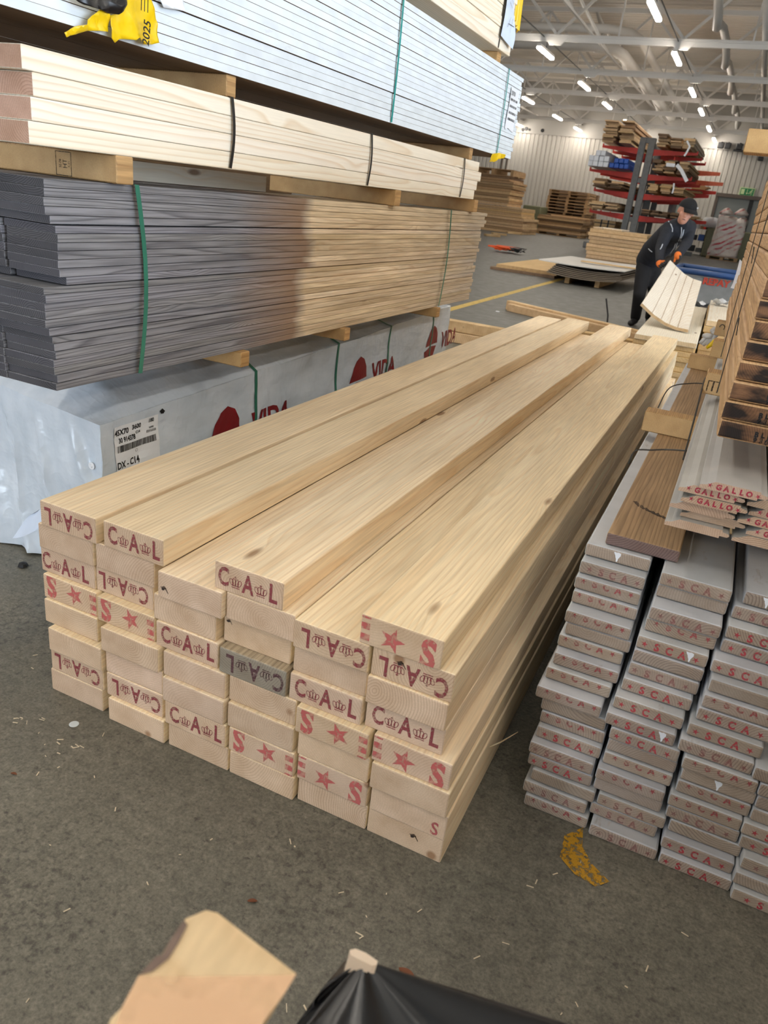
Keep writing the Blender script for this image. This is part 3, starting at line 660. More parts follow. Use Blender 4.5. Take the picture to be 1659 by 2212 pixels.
# brown timber pack, leaning in from the right picture edge
YB, ZB, TB, NB = 1.82, .932, .0435, 16
piv = Vector((.028, YB, 0)); ang = .026
def brown_row(i):
    L = 3.1+random.uniform(-.08, .08); x0 = random.uniform(-.004, .006)
    d = {0: 0, 1: -.004, 2: .0, 3: .01, 4: .022}.get(i, .03)
    mb = MB().box(0, .22, 0, L, 0, TB-.0015)
    b = link('brown_timber', mb.mesh('brown_timber', bevel=.007, seg=3), M['brown'], None, (piv.x+x0+d*.4, YB+d, ZB+i*TB))
    b.rotation_euler.z = ang; return b
random.seed(21)
for i in range(NB):
    b = brown_row(i)
    n = i+1
    tag(b, f'brown timber {"at the bottom" if i == 0 else ORD[n]+" from bottom"} of the pack at right edge{", end blackened by spray paint" if i < 6 else ", side seen edge-on"}', 'timber', 'brown timbers of the right edge pack')
    if i in (0, 1, 2):
        F = Flat()
        for j, (ch, u, v) in enumerate((('B', .10, .022), ('L', .113, .023), ('I', .124, .022), ('1', .133, .023), ('6', .144, .021), ('9', .10, .009), ('3', .112, .010), ('0', .124, .009))):
            F.text(ch, u, v, .016, .9, .001)
        m = F.mesh('print', lambda u, v: (u, -.0008, v)); m.materials.append(M['black_ink']); child_mesh('print', m, None, b, (-.02, 0, 0))
for y, x0, lab in ((2.70, -.034, 'reddish bearer with a stamped mark, left under the brown timber pack'), (3.55, -.055, 'second reddish bearer under the brown timber pack, further back'), (4.35, -.075, 'far bearer with a hooked wire under the brown timber pack')):
    o = block('bearer_block', x0, .5, y, y+.085, ZG+.0005, ZB-.001, lab, grp='bearers under the brown timbers')
    F = Flat(); F.line([(.012, .01), (.012, .045), (.045, .045), (.045, .01)], .004).line([(.028, .045), (.028, .012)], .005)
    m = F.mesh('mark', lambda u, v: (u, -.0008, v)); m.materials.append(M['dark_ink'])
    if y < 3: child_mesh('mark', m, None, o, (x0-o.location.x, 0, 0))
    if y > 4:
        pts = [(x0+.03+.012*math.cos(t), y-.006, ZG+.045+.014*math.sin(t)) for t in [PI*j/8 for j in range(-2, 9)]]
        MB().tube(pts, .002, 6).build('hook', M['wire'], o)
zt = ZB+NB*TB
p = aty(1603, 334, 3.3); print('BLOCK', p.z, zt)
block('bearer_block', p.x-.0, .45, 3.3, 3.40, zt+.001, zt+.08, 'orange-brown bearer lying on top of the brown timber pack at right')
# thin wire straps round the brown pack
def wire_y(y, lab):
    x = piv.x-math.sin(ang)*(y-YB)-.004
    mb = MB().tube([(x, y, ZB+.003), (x-.001, y, ZB+.2), (x, y, zt), (x+.2, y+.004, zt+.004)], .0016, 6)
    return tag(mb.build('wire_strap', M['wire']), lab, 'wire', 'wire straps of the brown pack')
wire_y(2.35, 'dark wire strap down the side of the brown timber pack, nearer one')
wire_y(3.05, 'dark wire strap down the side of the brown timber pack, further one')
for y, z, lab in ((2.6, 1.32, 'bent wire end sticking out from the upper side of the brown pack'), (2.15, 1.16, 'bent wire hook on the lower side of the brown pack')):
    x = piv.x-math.sin(ang)*(y-YB)-.004
    tag(MB().wire([(x, y, z-.04), (x-.004, y-.01, z), (x-.006, y-.03, z+.005), (x-.003, y-.04, z-.01)], .0014, 6).build('wire_hook', M['wire']), lab, 'wire')
# black wires curling over the panelling and the boards
tag(MB().wire([(-.196, 2.58, .60), (-.186, 2.585, .648), (-.135, 2.59, .662), (-.09, 2.60, .672), (-.03, 2.57, .690), (.02, 2.55, .70)], .0028, 6).build('strap_wire', M['wire']), 'dark wire arching over the brown plank below the yellowish bearer', 'wire')
tag(MB().wire([(-.03, 2.42, .70), (-.032, 2.55, .80), (-.036, 2.70, .872), (-.036, 2.80, .892), (-.036, 2.83, .875)], .0028, 6).build('strap_wire', M['wire']), 'dark wire rising over the left edge of the panelling', 'wire')
tag(MB().wire([(-.205, 3.55, .60), (-.185, 3.7, .67), (-.10, 3.8, .69), (-.03, 3.8, .70)], .0028, 6).build('strap_wire', M['wire']), 'dark wire arching over the grey boards behind the yellowish bearer', 'wire')
# ================================================================== wrapped pack, bottom left
WY0, WY1, WX0 = 1.77, 5.16, -3.0
NZ = lambda x, y, z: noise.noise(Vector((x, y, z)))
def edge_z(y): return .565+.030*(y-WY0)
def side_x(y, z):
    t = max(0, min(1, (edge_z(y)-z)/.5))
    return -1.752-.018*(y-WY0)+.012*NZ(y*2.3, z*5, 1)-.012*abs(NZ(y*3.1+z*3.5, z*9, 3))+.010*abs(NZ(y*7-z*8, z*4, 7))-.03*max(0, t-.75)
def top_z(x, y):
    d = max(0, side_x(y, .5)-x); d2 = (y-WY0)
    e = edge_z(y); full = .686+.006*NZ(x*4, y*4, 5)
    k = min(1, d/.26); k2 = min(1, d2/.14); kl = min(1, d/.5); k = k*(2-k)*k2+kl*(1-k2); k2 = .42+.58*k2*(2-k2)
    return e+(full-e)*k*k2+.010*NZ(x*9+y*3, y*5, 2)*k+.004*NZ(x*30, y*24, 8)*k
def front_y(x, z):
    f = 1-2*abs(NZ(x*6.5+z*2.6, z*.9, 6))
    r_ = (1-abs(math.sin(15*x+4.5*z+2.2*NZ(x*2, z*2, 4))))**3
    return WY0+.022*f-.006-.020*r_-.014*NZ(x*3, z*5, 9)-.05*max(0, (.14-z)/.14)*abs(NZ(x*5, 0, 2))*2
mb = MB()
NXT, NY, NS = 80, 190, 22
xs = [WX0+(-1.752-WX0)*(1-(1-i/NXT)**1.8) for i in range(NXT+1)]
def prof(y):
    pts = [(min(x, side_x(y, edge_z(y))), None) for x in xs]
    sx = side_x(y, edge_z(y)); out = []
    for x in xs:
        xx = WX0+(sx-WX0)*(x-WX0)/(-1.752-WX0); out.append((xx, y, top_z(xx, y)))
    for j in range(1, NS+1):
        z = edge_z(y)*(1-j/NS)+.012*(j/NS); out.append((side_x(y, z), y, z))
    return out
P = [prof(WY0+(WY1-WY0)*i/NY) for i in range(NY+1)]
w = NXT+1+NS
vs = [p for r in P for p in r]; fs = [(i*w+j, (i+1)*w+j, (i+1)*w+j+1, i*w+j+1) for i in range(NY) for j in range(w-1)]
mb.add(vs, fs)
def front_grid(row, sgn):
    vs = []; nc = 26
    for i in range(NXT+1):
        x, y, zt_ = row[i]
        for j in range(nc+1):
            if i == NXT and j > 0:
                q = row[NXT+min(NS, round(j*NS/nc))]; vs.append(q); continue
            t = j/nc; zb = .004+.03*abs(NZ(x*4, 0, 1)); z = zt_*(1-t)+zb*t; a = min(1, t*5)*min(1, (NXT-i)/3+.0)
            vs.append((x, y+(front_y(x, z)-WY0)*a*sgn if sgn > 0 else y, z))
    return vs, [(i*(nc+1)+j, i*(nc+1)+j+1, (i+1)*(nc+1)+j+1, (i+1)*(nc+1)+j) for i in range(NXT) for j in range(nc)]
mb.add(*front_grid(P[0], 1)); mb.add(*front_grid(P[-1], -1))
def wrapmat():
    t = NT('white_wrap_film'); P_ = t.coord()
    a = t.noise(t.vm('MULTIPLY', P_, (6., 2.2, 3.)), 2.2, 4., .55); b = t.noise(t.vm('MULTIPLY', P_, (3., 9., 5.)), 5., 3., .6)
    col = t.mix(t.rng(a, .3, .7), srgb(196, 207, 218), srgb(214, 222, 231))
    cr = t.math('ABSOLUTE', t.math('SUBTRACT', t.noise(t.vm('MULTIPLY', P_, (5., 2., 6.)), 1.6, 3., .5), .5)); cr2 = t.math('ABSOLUTE', t.math('SUBTRACT', t.noise(t.vm('MULTIPLY', P_, (3., 6., 3.)), 3., 2.), .5))
    t.bump(t.math('ADD', t.math('MULTIPLY', a, .5), t.math('ADD', t.math('MULTIPLY', cr, -2.2), t.math('MULTIPLY', cr2, -1.1))), .2, .03)
    return t.done(col, .20, Specular_IOR_Level=.6)
M['film'] = wrapmat()
pk = empty('wrapped_pack', (-1.76, WY0, 0), 'timber pack wrapped in white plastic film at the bottom left, with red printed logos', 'pack')
fo = mb.build('film', M['film'], pk, smooth=True); fo.data.set_sharp_from_angle(angle=.75)
def on_side(off): return lambda y, z: Vector((side_x(y, z)+off, y, z))-Vector(pk.location)
def dense(F, fn, name, mat, cut=.03):       # art on the film: cut it finely so that it follows the folds
    bm = bmesh.new(); vv = [bm.verts.new((x, y, 0)) for x, y in F.v]
    for f in F.f:
        try: bm.faces.new([vv[i] for i in f])
        except ValueError: pass
    xs_ = [v[0] for v in F.v]; ys_ = [v[1] for v in F.v]
    for ax, lo, hi in ((0, min(xs_), max(xs_)), (1, min(ys_), max(ys_))):
        c = lo+cut
        while c < hi:
            co = [0, 0, 0]; no = [0, 0, 0]; co[ax] = c; no[ax] = 1
            bmesh.ops.bisect_plane(bm, geom=list(bm.verts)+list(bm.edges)+list(bm.faces), plane_co=co, plane_no=no); c += cut
    for v in bm.verts: v.co = fn(v.co.x, v.co.y)
    m = bpy.data.meshes.new(name); bm.to_mesh(m); bm.free()
    return child_mesh(name, m, mat, pk)
def logo(y0, z0, k=1.0, nm='printed_logo'):
    F = Flat()
    F.poly([(y0+k*a, z0+k*b) for a, b in ((-.02, -.02), (.02, .06), (.06, .10), (.11, .12), (.16, .10), (.19, .05), (.20, -.01))])
    F.poly([(y0+k*a, z0+k*b) for a, b in ((-.04, -.05), (.07, -.025), (.19, -.03), (.12, -.12), (.03, -.17), (-.02, -.13))])
    F.text('VIDA', y0+.46*k, z0-.01, .16*k, .95, .004)
    dense(F, on_side(.0025), nm, M['red_print'])
for y, z in ((2.38, .37), (3.62, .40), (4.75, .45)): logo(y, z, .95)
for y in (2.68, 3.44, 4.10, 4.82):            # green straps over the film
    pts = []; nr = []
    for i in range(6):
        x = -2.1+.28*i/5
        x = min(x, side_x(y, .5)-.02); pts.append((x, y, top_z(x, y)+.003)); nr.append((0, 0, 1))
    pts.append((side_x(y, edge_z(y))+.002, y, edge_z(y)+.006)); nr.append((.7, 0, .7))
    for j in range(1, 12):
        z = edge_z(y)*(1-j/12.); pts.append((side_x(y, z)+.003, y, z)); nr.append((1, 0, 0))
    MB().ribbon(pts, nr, .018, .001).build('strap', M['strap_green'], pk)
# label
F = Flat(); F.rect(0, .222, -.205, 0); dense(F, lambda u, v: on_side(.003)(1.832+u, .543+v*.80), 'label', M['label_paper'])
F = Flat()
F.text('45X70', .036, -.030, .034, .72, .001).text('3600', .108, -.024, .028, .8, .0008).text('180', .185, -.018, .024, .8, .0006)
F.text('30 914378', .060, -.066, .030, .62, .001).text('C14', .114, -.050, .017, .8, .0004).text('WW', .186, -.050, .013, .9, .0003).text('DX - C14', .058, -.172, .042, .66, .001)
F.ring(.105, -.130, .006, .006, .0012)
x = .012; random.seed(2)
while x < .205:
    w_ = random.choice((.0015, .0025, .004)); F.rect(x, x+w_, -.116, -.086); x += w_+random.choice((.0015, .003))
x = .160
while x < .210: F.rect(x, x+.001, -.070, -.058); x += .0028
dense(F, lambda u, v: on_side(.0045)(1.832+u, .543+v*.80), 'label_print', M['black_print'], .2)
for x, z in ((-1.80, .415), (-1.98, .05)):    # plastic buttons that hold the end film
    MB().lathe([(.012, 0), (.013, .003), (.007, .004), (.004, .007), (.001, .007)], (0, 0, 0), 16)
    m = MB().lathe([(.012, 0), (.013, .003), (.007, .004), (.004, .007), (.001, .007)], (0, 0, 0), 16).mesh('button')
    child_mesh('button', m, M['label_paper'], pk, (x-pk.location.x, front_y(x, z)-.004-pk.location.y, z), (PI/2, 0, 0))
c = on_side(.0)(2.075, .545)
F = Flat(); F.poly([(2.062, .552), (2.075, .560), (2.09, .548), (2.083, .540), (2.07, .541)]); dense(F, on_side(.0035), 'tear', M['dark'], .2)
# crumpled paper at the foot of the pack
a, b, c_, d = aty(75, 1108, 1.5), aty(20, 1160, 1.5), aty(120, 1130, 1.45), aty(130, 1085, 1.45)
mb = MB(); g = 7; vs = []
for i in range(g+1):
    for j in range(g+1):
        u, v = i/g, j/g; p = (a*(1-u)+d*u)*(1-v)+(b*(1-u)+c_*u)*v
        vs.append((p.x, p.y+.012*math.sin(u*5+v*2), max(.004, p.z+.012*math.sin(v*4+u*3))))
mb.add(vs, [(i*(g+1)+j, i*(g+1)+j+1, (i+1)*(g+1)+j+1, (i+1)*(g+1)+j) for i in range(g) for j in range(g)])
o = mb.build('hanging_paper', M['blue_paper'], smooth=True)
tag(o, 'crumpled pale paper flap hanging from the wrapped pack, beside the leftmost beams', 'paper')
# ================================================================== bearers and the weathered board pack
GX, GZ0, GT = -1.62, .757, .0216
for y, lab in ((2.32, 'short light bearer nearest the camera on the white film, under the weathered boards'), (3.14, 'middle light bearer on the white film, under the weathered boards'), (4.31, 'far light bearer on the white film, under the weathered boards')):
    block('bearer_block', -2.1, -1.60, y, y+.055, .700, GZ0-.0008, lab, grp='bearers on the white film')
random.seed(9)
for r in range(25):
    n = 25-r                                            # from the top
    dy = 1.485 if n <= 4 else (1.50 if n == 5 else (1.515 if n < 12 else (1.535 if n == 12 else (1.468 if n <= 18 else 1.488))))
    z = GZ0+r*GT-(.003 if n > 18 else (.0015 if n > 12 else 0))*0
    for c, cn in ((0, 'outer'), (1, 'inner')):
        w_ = .184 if c == 0 else .186
        x1 = GX+random.uniform(-.004, .004)+(.0 if 5 < n <= 12 else -.006) if c == 0 else GX-.193
        y0 = dy+random.uniform(-.005, .005)-(.006 if c else 0)
        L = (4.98 if n > 4 else 5.06)+random.uniform(-.03, .03)-y0
        th = GT-.0012 if n not in (6, 13, 19) else GT-.0035
        me = MB().box(-w_/2, w_/2, 0, L, 0, th).mesh('weathered_board', bevel=.0012)
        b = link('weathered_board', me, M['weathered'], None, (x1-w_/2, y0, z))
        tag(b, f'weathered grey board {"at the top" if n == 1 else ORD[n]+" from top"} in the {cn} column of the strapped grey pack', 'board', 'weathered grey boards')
ztop = GZ0+25*GT
def strap(x, y, z0, z1, mat, w_, lab, bow=.004, dy=0., grp=None, over=.5):
    z0 = z0+.003
    pts = [(x-over, y, z1+.002), (x-.02, y, z1+.002), (x+.001, y, z1+.001)]; nr = [(0, 0, 1), (0, 0, 1), (.7, 0, .7)]
    for i in range(9):
        t = i/8; pts.append((x+.002+bow*math.sin(PI*t), y+dy*math.sin(PI*t), z1+(z0-z1)*t)); nr.append((1, 0, 0))
    return tag(MB().ribbon(pts, nr, w_, .001).build('strap', M[mat], smooth=False), lab, 'strap', grp)
strap(GX+.006, 1.80, GZ0, ztop, 'strap_green', .017, 'green plastic strap round the weathered boards, near end', .006, .025)
strap(GX+.006, 4.36, GZ0, ztop, 'strap_green', .015, 'green plastic strap round the weathered boards, far end', .006, .02)
# bearers under the planed beams
PZ0, PTK = 1.3685, .0515
for i, (y, x0, lab) in enumerate(((1.705, -2.6, 'long bearer with a black heat-treatment stamp over the weathered boards, at left'), (3.53, -2.3, 'middle bearer between weathered boards and planed beams'), (4.70, -2.2, 'far bearer between weathered boards and planed beams'))):
    o = block('bearer_block', x0, -1.595, y, y+.065, ztop+.0005, PZ0-.0005, lab, grp='bearers under the planed beams')
    if i == 0:
        F = Flat(); F.line([(-.028, -.03), (.028, -.03), (.028, .03), (-.028, .03)], .0025, True).text('HT', .006, .0, .022, .8, 0, PI/2).text('SE-08', -.012, 0, .012, .8, 0, PI/2).text('K-01', .020, 0, .010, .8, 0, PI/2)
        m = F.mesh('stamp', lambda u, v: (u, -.0008, v)); m.materials.append(M['black_ink']); child_mesh('stamp', m, None, o, (-1.785-o.location.x, 0, .034))
sh = block('card_sheet', -2.0, -1.985, 2.08, 3.02, ztop+.0006, ztop+.062, 'pale strip standing in the gap on top of the weathered boards', 'strip', 'whitewood', bev=0)
random.seed(4)
for i, (u, v) in enumerate(((45, 85), (70, 150), (67, 208), (62, 262))):       # planed beams from the top
    y0 = atx(u, v+8, -1.6).y; L = (4.70, 4.76, 4.71, 4.68)[i]-y0
    me = MB().box(-.22, 0, 0, L, 0, PTK-.0012).mesh('planed_beam', bevel=.002)
    b = link('planed_beam', me, M['planed'], None, (-1.6, y0, PZ0+(3-i)*PTK))
    tag(b, f'planed pale beam {("at the top", "second from top", "third from top", "at the bottom")[i]} of the black-strapped layer', 'beam', 'planed beams in the black straps')
zp = PZ0+4*PTK
for y, lab in ((2.215, 'black strap round the planed beams, nearest the camera'), (3.22, 'black strap round the planed beams, middle one'), (4.42, 'black strap round the planed beams, near the far end')):
    strap(-1.597, y, PZ0, zp, 'strap_black', .013, lab, .004, .01, 'black straps', .2)
WZ0, WT = 1.637, .0235
for y, lab in ((2.20, 'bearer end behind the nearest black strap, between planed beams and white boards'), (4.52, 'dark bearer between planed beams and white boards near the far end')):
    block('bearer_block', -2.4, -1.606, y, y+.05, zp+.0005, WZ0-.0005, lab, grp='bearers under the white boards')
random.seed(13)
for r in range(20):
    n = r+1; y1 = 5.33+random.uniform(-.035, .02); y0 = .8+random.uniform(-.05, .05)
    for c in range(3 if r == 0 else 1):
        me = MB().box(-.22, 0, 0, y1-y0, 0, WT-(.0006 if r not in (4, 12, 16) else .0019)).mesh('painted_board', bevel=.0007)
        b = link('painted_board', me, M['painted'], None, (-1.6+random.uniform(-.003, .003)-.225*c, y0, WZ0+r*WT))
        cn = '' if r else (', visible edge', ', underside in the middle', ', underside furthest in')[c]
        tag(b, f'white painted board {"at the bottom" if r == 0 else ORD[n]+" from bottom"} of the teal-strapped pack{cn}', 'board', 'white painted boards')
zw = WZ0+20*WT
strap(-1.596, 3.40, WZ0, zw, 'strap_teal', .014, 'teal strap down the white boards, nearer one', .003, -.0)
strap(-1.596, 4.98, WZ0, zw, 'strap_teal', .013, 'teal strap down the white boards, near their far end', .003, .0)
# paper ticket on the white boards' end, dark torn foil
pl = Vector((-1.5935, 5.06, 1.80))
F = Flat(); F.poly([(0, 0), (.03, -.01), (.06, .004), (.19, -.012), (.20, .14), (.19, .225), (.02, .225), (.015, .12)])
def tick(off): return lambda u, v: (off+.0008*math.sin(u*22+v*9), u, v)
o = link('hanging_ticket', F.mesh('hanging_ticket', tick(0)), M['label_paper'], None, pl); tag(o, 'white printed ticket stapled to the far end of the white boards', 'label')
F = Flat(); random.seed(8)
F.text('2X9700', .075, .195, .034, .8, .0005)
for i in range(4):
    x = .03
    while x < .18:
        q = random.uniform(.008, .022); F.rect(x, x+q, .155-i*.036, .168-i*.036); x += q+.008
child_mesh('ticket_print', F.mesh('ticket_print', tick(.0012)), M['black_print'], o)
# top pack
TZ0, TTK = zw+.058, .052
block('bearer_block', -2.4, -1.62, 4.80, 4.87, zw+.0005, TZ0-.0005, 'brown bearer between white boards and the topmost pack')
random.seed(17)
for r in range(7):
    y1 = 4.95+random.uniform(-.02, .03); y0 = 2.6
    me = MB().box(-.2, 0, 0, y1-y0, 0, TTK-.0015).mesh('topmost_beam', bevel=.002)
    b = link('planed_beam', me, M['planed'], None, (-1.6+random.uniform(-.004, .004), y0, TZ0+r*TTK))
    tag(b, f'pale beam {"at the bottom" if r == 0 else ORD[r+1]+" from bottom"} of the topmost pack at the upper picture edge', 'beam', 'beams of the topmost pack')
strap(-1.597, 4.72, TZ0, TZ0+7*TTK, 'wire', .013, 'grey strap round the end of the topmost pack', .003, 0)
pl = Vector((-1.584, 4.70, TZ0+.06)); g = 24
F = Flat(); vs = []
for i in range(g+1):
    for j in range(g+1):
        u, v = i/g, j/g; vs.append((.018*math.sin(v*5.5+u)*u, .20*u+.02*math.sin(v*4), .34*v-.03*u))
me = MB().add(vs, [(i*(g+1)+j, (i+1)*(g+1)+j, (i+1)*(g+1)+j+1, i*(g+1)+j+1) for i in range(g) for j in range(g)]).mesh('hand_note', smooth=True)
o = link('paper_note', me, M['blue_paper'], None, pl); tag(o, 'curled pale blue paper with handwriting hanging on the topmost pack', 'paper')
F = Flat(); random.seed(6)
for k, (n_, v) in enumerate(((3, .28), (5, .24), (5, .205), (3, .17))):
    for i in range(n_):
        u = .04+i*.024+random.uniform(0, .006); F.line([(u, v), (u+.006, v+.012), (u+.010, v-.002), (u+.016, v+.008)], .0028)
F.line([(.05, .06), (.08, .12), (.10, .05), (.13, .13), (.16, .10), (.06, .08)], .003)
child_mesh('handwriting', F.mesh('handwriting', lambda u, v: (.007+.018*math.sin((v+.15*u)/.34*5.5+u/.2)*u/.2, u+.02*math.sin(v/.34*4), v-.03*u/.2)), M['black_print'], o)
# yellow film on the far top corner
g = 10; mb = MB(); vs = []
for i in range(g+1):
    for j in range(g+1):
        u, v = i/g, j/g
        vs.append((-1.62+.015*math.sin(u*17)*v+.02*u, 4.992+.075*u, TZ0+.145+.05*(1-u)+.34*(1-v)+.006*math.sin(u*30)))
mb.add(vs, [(i*(g+1)+j, (i+1)*(g+1)+j, (i+1)*(g+1)+j+1, i*(g+1)+j+1) for i in range(g) for j in range(g)])
tag(mb.build('hanging_film', M['yellow'], smooth=True), 'folded yellow film at the far end of the topmost pack', 'plastic film')
# torn yellow and black film on the white boards, upper left
def sheet(name, outline, x0, mat, parent=None, fold=.02, f=9., cx=0., loc=None):
    """crumpled film: pixel-traced outline put at its real depth x0, cut fine and folded"""
    P3 = [atx(u, v, x0) for u, v in outline]
    bm = bmesh.new(); vv = [bm.verts.new((p.y, p.z, 0)) for p in P3]; bm.faces.new(vv)
    bmesh.ops.triangulate(bm, faces=list(bm.faces))
    for ax in (0, 1):
        lo = min(v.co[ax] for v in bm.verts); hi = max(v.co[ax] for v in bm.verts); c = lo+.012
        while c < hi:
            co = [0, 0, 0]; no = [0, 0, 0]; co[ax] = c; no[ax] = 1
            bmesh.ops.bisect_plane(bm, geom=list(bm.verts)+list(bm.edges)+list(bm.faces), plane_co=co, plane_no=no); c += .012
    L = Vector(loc) if loc is not None else P3[0]
    for v in bm.verts:
        y, z = v.co.x, v.co.y
        v.co = Vector((x0+fold*(.6+NZ(y*f, z*f, cx))+fold*.4*NZ(y*f*3, z*f*3, cx+4), y, z))-L
    r = bmesh.ops.extrude_face_region(bm, geom=list(bm.faces))
    for v in [e for e in r['geom'] if isinstance(e, bmesh.types.BMVert)]: v.co.x -= .0015
    bmesh.ops.recalc_face_normals(bm, faces=list(bm.faces))
    m = bpy.data.meshes.new(name); bm.to_mesh(m); bm.free(); m.polygons.foreach_set('use_smooth', [True]*len(m.polygons))
    return link(name, m, mat, parent, L)
XF = -1.585
yf = sheet('hanging_film', [(249, -8), (240, 30), (228, 33), (226, 55), (232, 82), (240, 92), (250, 84), (262, 84), (282, 86), (292, 80), (296, 95), (322, 96), (337, 92), (334, 50), (326, 20), (318, -8)], XF, M['yellow'], None, .022, 11.)
tag(yf, 'torn yellow plastic film with printing hanging on the white boards, upper left', 'plastic film')
sheet('film_flap', [(212, 19), (200, 20), (186, 32), (172, 52), (160, 55), (146, 62), (130, 70), (135, 80), (160, 74), (178, 66), (205, 66), (222, 68), (226, 36)], XF-.004, M['yellow'], yf, .03, 14., 7., yf.location)
sheet('film_black', [(150, -8), (175, 10), (205, 20), (222, 28), (244, 31), (252, 24), (262, 10), (270, -8)], XF+.012, M['black_plastic'], yf, .02, 12., 3., yf.location)
p = atx(295, 70, XF); F = Flat(); F.text('2025', 0, 0, .036, .8, .0006, PI*.45); F.line([(-.01, .145), (.01, .145), (0, .165)], .002, True)
for i in range(3): F.line([(-.02+.012*i, .045), (-.017+.012*i, .085+.01*i)], .003)
child_mesh('film_print', F.mesh('film_print', lambda u, v: (XF+.034-yf.location.x, p.y+u-yf.location.y, p.z+v-yf.location.z)), M['black_print'], yf)
ys_ = sheet('hanging_film', [(1060, 332), (1075, 330), (1090, 334), (1085, 342), (1073, 343), (1068, 350), (1055, 349)], -1.57, M['yellow'], None, .015, 14., 5.)
tag(ys_, 'small yellow film scrap under the far end of the white boards', 'plastic film')
tag(sheet('hanging_paper', [(340, -6), (352, 16), (376, 20), (398, 24), (392, -6)], -1.590, M['label_paper'], None, .008, 8., 2.), 'white paper scrap on the white boards beside the yellow film', 'paper')
# ================================================================== things further into the hall
def layered(name, lab, cat, x0, x1, y0, y1, z0, z1, n, mat, jit=.03, grp=None, rz=0., cols=1):
    o = empty(name, ((x0+x1)/2, y0, z0), lab, cat, grp)
    h = (z1-z0)/n
    for i in range(n):
        mb = MB(); w_ = (x1-x0)/cols
        a = random.uniform(-jit, jit); b_ = random.uniform(-jit, jit)
        mb.box(-(x1-x0)/2+a, (x1-x0)/2+b_, random.uniform(-jit, jit), y1-y0+random.uniform(-jit, jit), i*h, (i+.93)*h)
        child_mesh('board_layer', mb.mesh('board_layer', bevel=h*.06), M[mat] if isinstance(mat, str) else M[mat[i % len(mat)]], o)
    o.rotation_euler.z = rz
    return o
def xr(u0, u1, v, y): return aty(u0, v, y).x, aty(u1, v, y).x
random.seed(31)
# timber on the floor behind the stack
a, b = atz(1085, 668, 0), atz(1400, 745, 0); d = (b-a).normalized(); q = Vector((-d.y, d.x, 0))
for i, (s, l0, h, lab) in enumerate(((0., .12, .10, 'long beam with a split front face on the floor behind the stack, nearer of two'), (.115, 0., .125, 'long beam with a rounded top on the floor behind the stack, farther of two'))):
    p0 = a+q*s+d*l0; mb = MB().bar(p0+Vector((0, 0, h/2)), p0+d*2.2+Vector((0, 0, h/2)), .10, h)
    me = mb.mesh('floor_beam', p0, bevel=.006); b_ = link('floor_beam', me, M['lumber'], None, p0); tag(b_, lab, 'beam', 'beams on the floor behind the stack')
a = atz(960, 735, 0); b = atz(1080, 757, 0); d = (b-a).normalized()
for i, (z, s, lab) in enumerate(((.055, 0, 'light beam on the floor by the far end of the wrapped pack, lower one'), (.165, .02, 'light beam by the far end of the wrapped pack, lying on the other'))):
    mb = MB().bar(a+Vector((0, s, z)), b+d*.6+Vector((0, s, z)), .12, .105)
    tag(mb.build('floor_beam', M['lumber'], bevel=.005), lab, 'beam')
p = atz(1311, 706, .0)
tag(MB().ribbon([(p.x, p.y, .0), (p.x-.02, p.y, .15), (p.x-.07, p.y, .30), (p.x-.09, p.y, .36)], [(0, -1, 0)]*4, .02, .002).build('strap_end', M['strap_black']), 'dark strap end standing up behind the stack of beams', 'strap')
p = atz(1262, 722, .06)
tag(MB().box(p.x-.2, p.x+.6, p.y-.06, p.y+.10, 0, .09).build('floor_beam', M['honey'], bevel=.004), 'short orange-brown block on the floor behind the stack', 'block')
for u, v, lab in ((1075, 673, 'small white paper bit on the floor at the end of the long beam'),):
    p = atz(u, v, .006); tag(MB().cbox(p, (.05, .04, .012)).build('paper_bit', M['label_paper'], bevel=.004), lab, 'litter')
# panel stack by the worker and the panel he lifts
ZPN = .42
P1, P2, P3 = atz(1505, 741, ZPN), atz(1533, 640, ZPN), atz(1369, 721, ZPN)
el = (P2-P1).normalized(); ew = Vector((-el.y, el.x, 0)); wP = (P3-P1).dot(ew); lP = 2.9
lP = min((P2-P1).length, 3.6)
for i in range(9):
    h = ZPN/9; mb = MB(); o0 = P1+ew*random.uniform(-.01, .02)+el*random.uniform(-.02, .02); o0.z = 0
    Mx = Matrix(((el.x, ew.x, 0, o0.x), (el.y, ew.y, 0, o0.y), (0, 0, 1, 0), (0, 0, 0, 1)))
    me = MB().box(0, wP, 0, lP, 0, h-.003).mesh('glued_board', bevel=.003)
    b = link('glued_board', me, M['whitewood'] if i == 8 else M['honey'], None, (o0.x, o0.y, i*h)); b.rotation_euler.z = math.atan2(el.y, el.x)-PI/2
    if wP > 0: b.rotation_euler.z = math.atan2(el.y, el.x)-PI/2; 
    for v in me.vertices: v.co.x -= wP
    tag(b, f'glued wood panel {"on top" if i == 8 else "at the bottom" if i == 0 else ORD[i+1]+" from bottom"} of the pile the worker lifts from', 'panel', 'panels in the pile by the worker')
near = [(1387, 655), (1413, 680), (1438, 697), (1462, 707), (1487, 712)]; farp = [(1448, 562), (1463, 577), (1478, 591), (1497, 602), (1516, 608)]
def lerp(L, t):
    k = min(int(t*(len(L)-1)), len(L)-2); f = t*(len(L)-1)-k
    return (L[k][0]*(1-f)+L[k+1][0]*f, L[k][1]*(1-f)+L[k+1][1]*f)
def panel_pt(s, t, off=0):
    a, b = lerp(near, s), lerp(farp, s)
    A, B = aty(a[0], a[1], 8.05-.15*s), aty(b[0], b[1], 10.15-.1*s)
    return A*(1-t)+B*t
n1, n2 = 24, 14
G = [[panel_pt(i/n1, j/n2) for j in range(n2+1)] for i in range(n1+1)]
def nrm(i, j):
    a = G[min(i+1, n1)][j]-G[max(i-1, 0)][j]; b = G[i][min(j+1, n2)]-G[i][max(j-1, 0)]; return a.cross(b).normalized()
